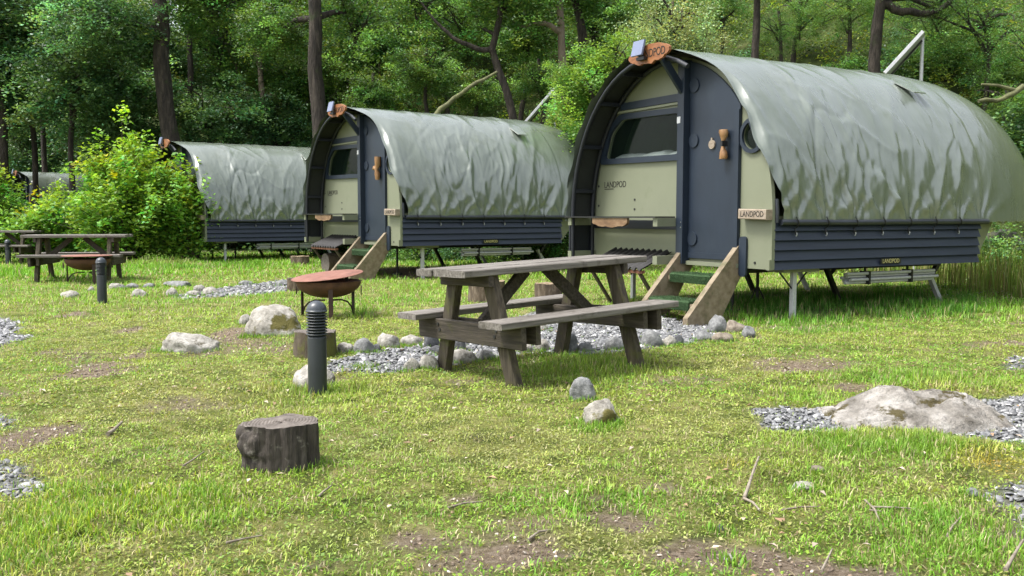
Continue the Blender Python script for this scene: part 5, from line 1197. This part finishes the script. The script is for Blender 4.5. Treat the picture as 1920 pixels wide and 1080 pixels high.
# ------------------------------------------------------------------ ground cover of the slope (uncountable)
g = np.random.default_rng(77); n_ = 8200
x = g.uniform(-16, 20, n_); y = g.uniform(13, 44, n_); s = hill_s(x, y); k = (s > -.4) & (s < 17) & (np.abs(x) < .62*y+2); x, y, s = x[k], y[k], s[k]
z = ground_z(x, y)+g.uniform(.02, .38, len(x)); tn = np.full((len(x), 3), .85); q = g.uniform(0, 1, len(x)); tn[q < .35] = (1.7, 1.35, .7); tn[q > .7] = (.40, .46, .6); tn[(q > .35) & (q < .45)] = (2.3, 1.5, .8)
me = leafcloud('undergrowth', np.stack([x, y, z], 1), g.uniform(.2, .5, len(x)), 42, .085, .3, 'leaf_mid', 78, .6, tn)
tag(link(bpy.data.objects.new('undergrowth', me)), 'brambles, moss and low green plants covering the wooded slope', 'undergrowth', kind='stuff')
n_ = 900; x = g.uniform(-38, 2, n_); y = g.uniform(48, 66, n_); z = g.uniform(-.5, 19, n_)
me = leafcloud('distant_wood', np.stack([x, y, z], 1), g.uniform(.8, 1.6, n_), 70, .26, .35, 'leaf_mid', 79, .6)
tag(link(bpy.data.objects.new('distant_wood', me)), 'far off wood closing the view between the trees', 'wood', kind='stuff')
x = g.uniform(-12, 34, 900); y = g.uniform(36, 52, 900); z = ground_z(x, y)+g.uniform(.5, 9, 900)
me = leafcloud('distant_wood', np.stack([x, y, z], 1), g.uniform(.8, 1.5, 900), 70, .22, .35, 'leaf_mid', 80, .6)
tag(link(bpy.data.objects.new('distant_wood', me)), 'upper wood on the crest of the slope', 'wood', kind='stuff')
# ------------------------------------------------------------------ ferns
def fern_mesh(seed):
    rnd = random.Random(seed); V = []; F = []; C_ = []
    for f_ in range(15):
        a = f_*6.283/15+rnd.uniform(-.2, .2); L = rnd.uniform(.55, .85); up = rnd.uniform(.55, .95); ca, sa = math.cos(a), math.sin(a)
        for k in range(2, 22):
            t = k/22; r = L*t*.8; z = up*L*(t*1.5-1.05*t*t); wl = .15*math.sin(math.pi*min(1, t*1.05+.06))**.8*L+.01
            for sd_ in (-1, 1):
                b0 = Vector((ca*r, sa*r, z)); tip = b0+Vector((-sa*sd_*wl+ca*.04, ca*sd_*wl+sa*.04, -.02)); w_ = .017
                i = len(V); V += [b0-Vector((ca*w_, sa*w_, 0)), b0.lerp(tip, .5)-Vector((ca*w_, sa*w_, -.005)), tip, b0+Vector((ca*w_, sa*w_, .012))]; F.append((i, i+1, i+2, i+3))
                q = rnd.uniform(.75, 1.25); C_ += [(q, q, q)]*4
    return np_mesh('fronds', np.array([tuple(v) for v in V]), np.array(F), 'leaf_fern', np.array(C_))
fm = [fern_mesh(k) for k in range(3)]
FL = {0: 'bright fern clump on the slope above the nearest pod roof'}
FNL = [(1530, 21.6, 1.5), (1565, 21.9, 1.4), (1495, 21.5, 1.3), (1440, 24.2, .9), (1340, 25, .9), (1600, 22, .9), (660, 29.5, 1.1), (690, 30.2, 1.1), (635, 30.6, 1.), (1700, 20.2, .8), (1380, 23, .8), (830, 28, .9), (1790, 19, .8)]
for k, (px, d, s_) in enumerate(FNL):
    p = at(px, 400, d); o = part('fern', fm[k % 3], None); o.location = (p.x, p.y, float(ground_z(p.x, p.y))); o.scale = (s_,)*3; o.rotation_euler = (R(-20), 0, k)
    tag(o, f'{nth(FNL, (px, d, s_))} fern from the left, growing on the slope behind the pods', 'fern', 'ferns on the slope')
# ------------------------------------------------------------------ rocks and fallen wood on the slope
for k, (px, py, d, a, lab) in enumerate([(1760, 235, 17.9, (1.3, .8, .55), 'dark overhanging rock on the slope at right, behind the nearest pod'), (1630, 190, 19.6, (.9, .7, .4), 'dark mossy rock under the trunk above the nearest pod'), (1880, 290, 16.8, (.9, .7, .5), 'dark rock at the right edge of the slope'),
        (1480, 100, 24.2, (.8, .6, .5), 'mossy rock below the bright ferns'), (1560, 105, 21.9, (.7, .5, .25), 'pale flat rock ledge below the ferns')]):
    me = rock_mesh(900+k, *a, .35, 4, .5, .6); me.name = 'slope_rock'; me.materials.append(MATS['rock_dark' if k < 4 else 'stone_grey']); o = link(bpy.data.objects.new('slope_rock', me)); p = at(px, py, d)
    o.location = (p.x, p.y, float(ground_z(p.x, p.y))+.05); tag(o, lab, 'rock', 'rocks on the slope')
def fallen(pts, d, r_, lab, mat_='moss_bark', extra=()):
    ps = [at(px, py, d+dd) for px, py, dd in pts]; zb = ps[0].copy(); m_ = MB()
    f_ = []
    for a, b_ in zip(ps[:-1], ps[1:]): f_ += [a.lerp(b_, q/3)+Vector((random.uniform(-.03, .03), 0, random.uniform(-.03, .03))) for q in range(3)]
    f_.append(ps[-1]); m_.tube([p-zb for p in f_], [r_*(1-.5*i/(len(f_)-1)) for i in range(len(f_))], 9, True, .1)
    for e in extra: m_.tube([at(px, py, d+dd)-zb for px, py, dd in e], [r_*.6, r_*.45, r_*.3][:len(e)], 7, True, .1)
    o = m_.build('fallen_branch', mat_, fix=False); o.location = zb; tag(o, lab, 'branch', 'fallen branches on the slope')
fallen([(815, 215, -.3), (850, 185, -.2), (895, 155, -.2), (932, 135, 0)], 25.5, .075, 'mossy fallen branch slanting on the slope above the second pod')
fallen([(1960, 165, 0), (1915, 165, -.2), (1880, 185, -.3), (1835, 190, -.4)], 15.9, .06, 'twisted mossy bough reaching in at the right edge', extra=[[(1905, 170, -.2), (1870, 160, -.3), (1840, 158, -.3)]])
# ------------------------------------------------------------------ hazel bushes
def hazel(cx, cy, hgt, rx, label, seed, nsh=95, leaf=.108):
    z0 = float(ground_z(cx, cy)); g = np.random.default_rng(seed); root = empty('hazel_bush', (cx, cy, z0), 0, label, 'bush', 'hazel bushes')
    C_ = []; T_ = []; R_ = []; m_ = MB()
    for k in range(nsh):
        a = g.uniform(0, 6.283); out = g.uniform(.05, 1)**.7; top = hgt*(1-.62*out**1.25)*g.uniform(.78, 1.05)
        if k == 0: out, top = .03, hgt*1.08
        tip = np.array([math.cos(a)*rx*out, math.sin(a)*rx*.8*out, top]); b0 = np.array([math.cos(a)*.15, math.sin(a)*.15, -.05])
        mid = b0*.5+tip*.5+np.array([-math.cos(a)*.12*rx*out, -math.sin(a)*.12*rx*out, top*.15])
        P_ = [tuple(b0), tuple(mid), tuple(tip)]; m_.tube(P_, [.022, .014, .004], 5, False)
        for t in np.linspace(.28, 1.0, 7):
            q = (1-t)**2*b0+2*t*(1-t)*mid+t*t*tip+g.normal(0, .10, 3)
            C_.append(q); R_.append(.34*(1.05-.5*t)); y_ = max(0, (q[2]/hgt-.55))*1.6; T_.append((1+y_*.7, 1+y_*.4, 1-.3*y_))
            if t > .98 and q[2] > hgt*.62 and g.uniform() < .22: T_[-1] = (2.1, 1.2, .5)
    me = leafcloud('leaves', np.array(C_), np.array(R_), 33, leaf, .5, 'leaf_lime', seed, .55, np.array(T_), .2, .2)
    part('leaves', me, root); m_.build('stems', 'bark', root, fix=False)
hazel(-9.3, 22.3, 3.35, 2.15, 'large bright yellow green hazel bush behind the left picnic table', 301, 120)
hazel(-14.0, 24.6, 2.75, 1.6, 'bright green bush at the left edge, left of the large hazel', 302, 70)
hazel(-11.4, 23.0, 1.75, 1.3, 'lower part of hazel scrub between the two larger bushes', 303, 40)
hazel(-7.9, 22.6, 2.3, 1.15, 'low hazel shoots reaching right towards the third pod', 304, 34)
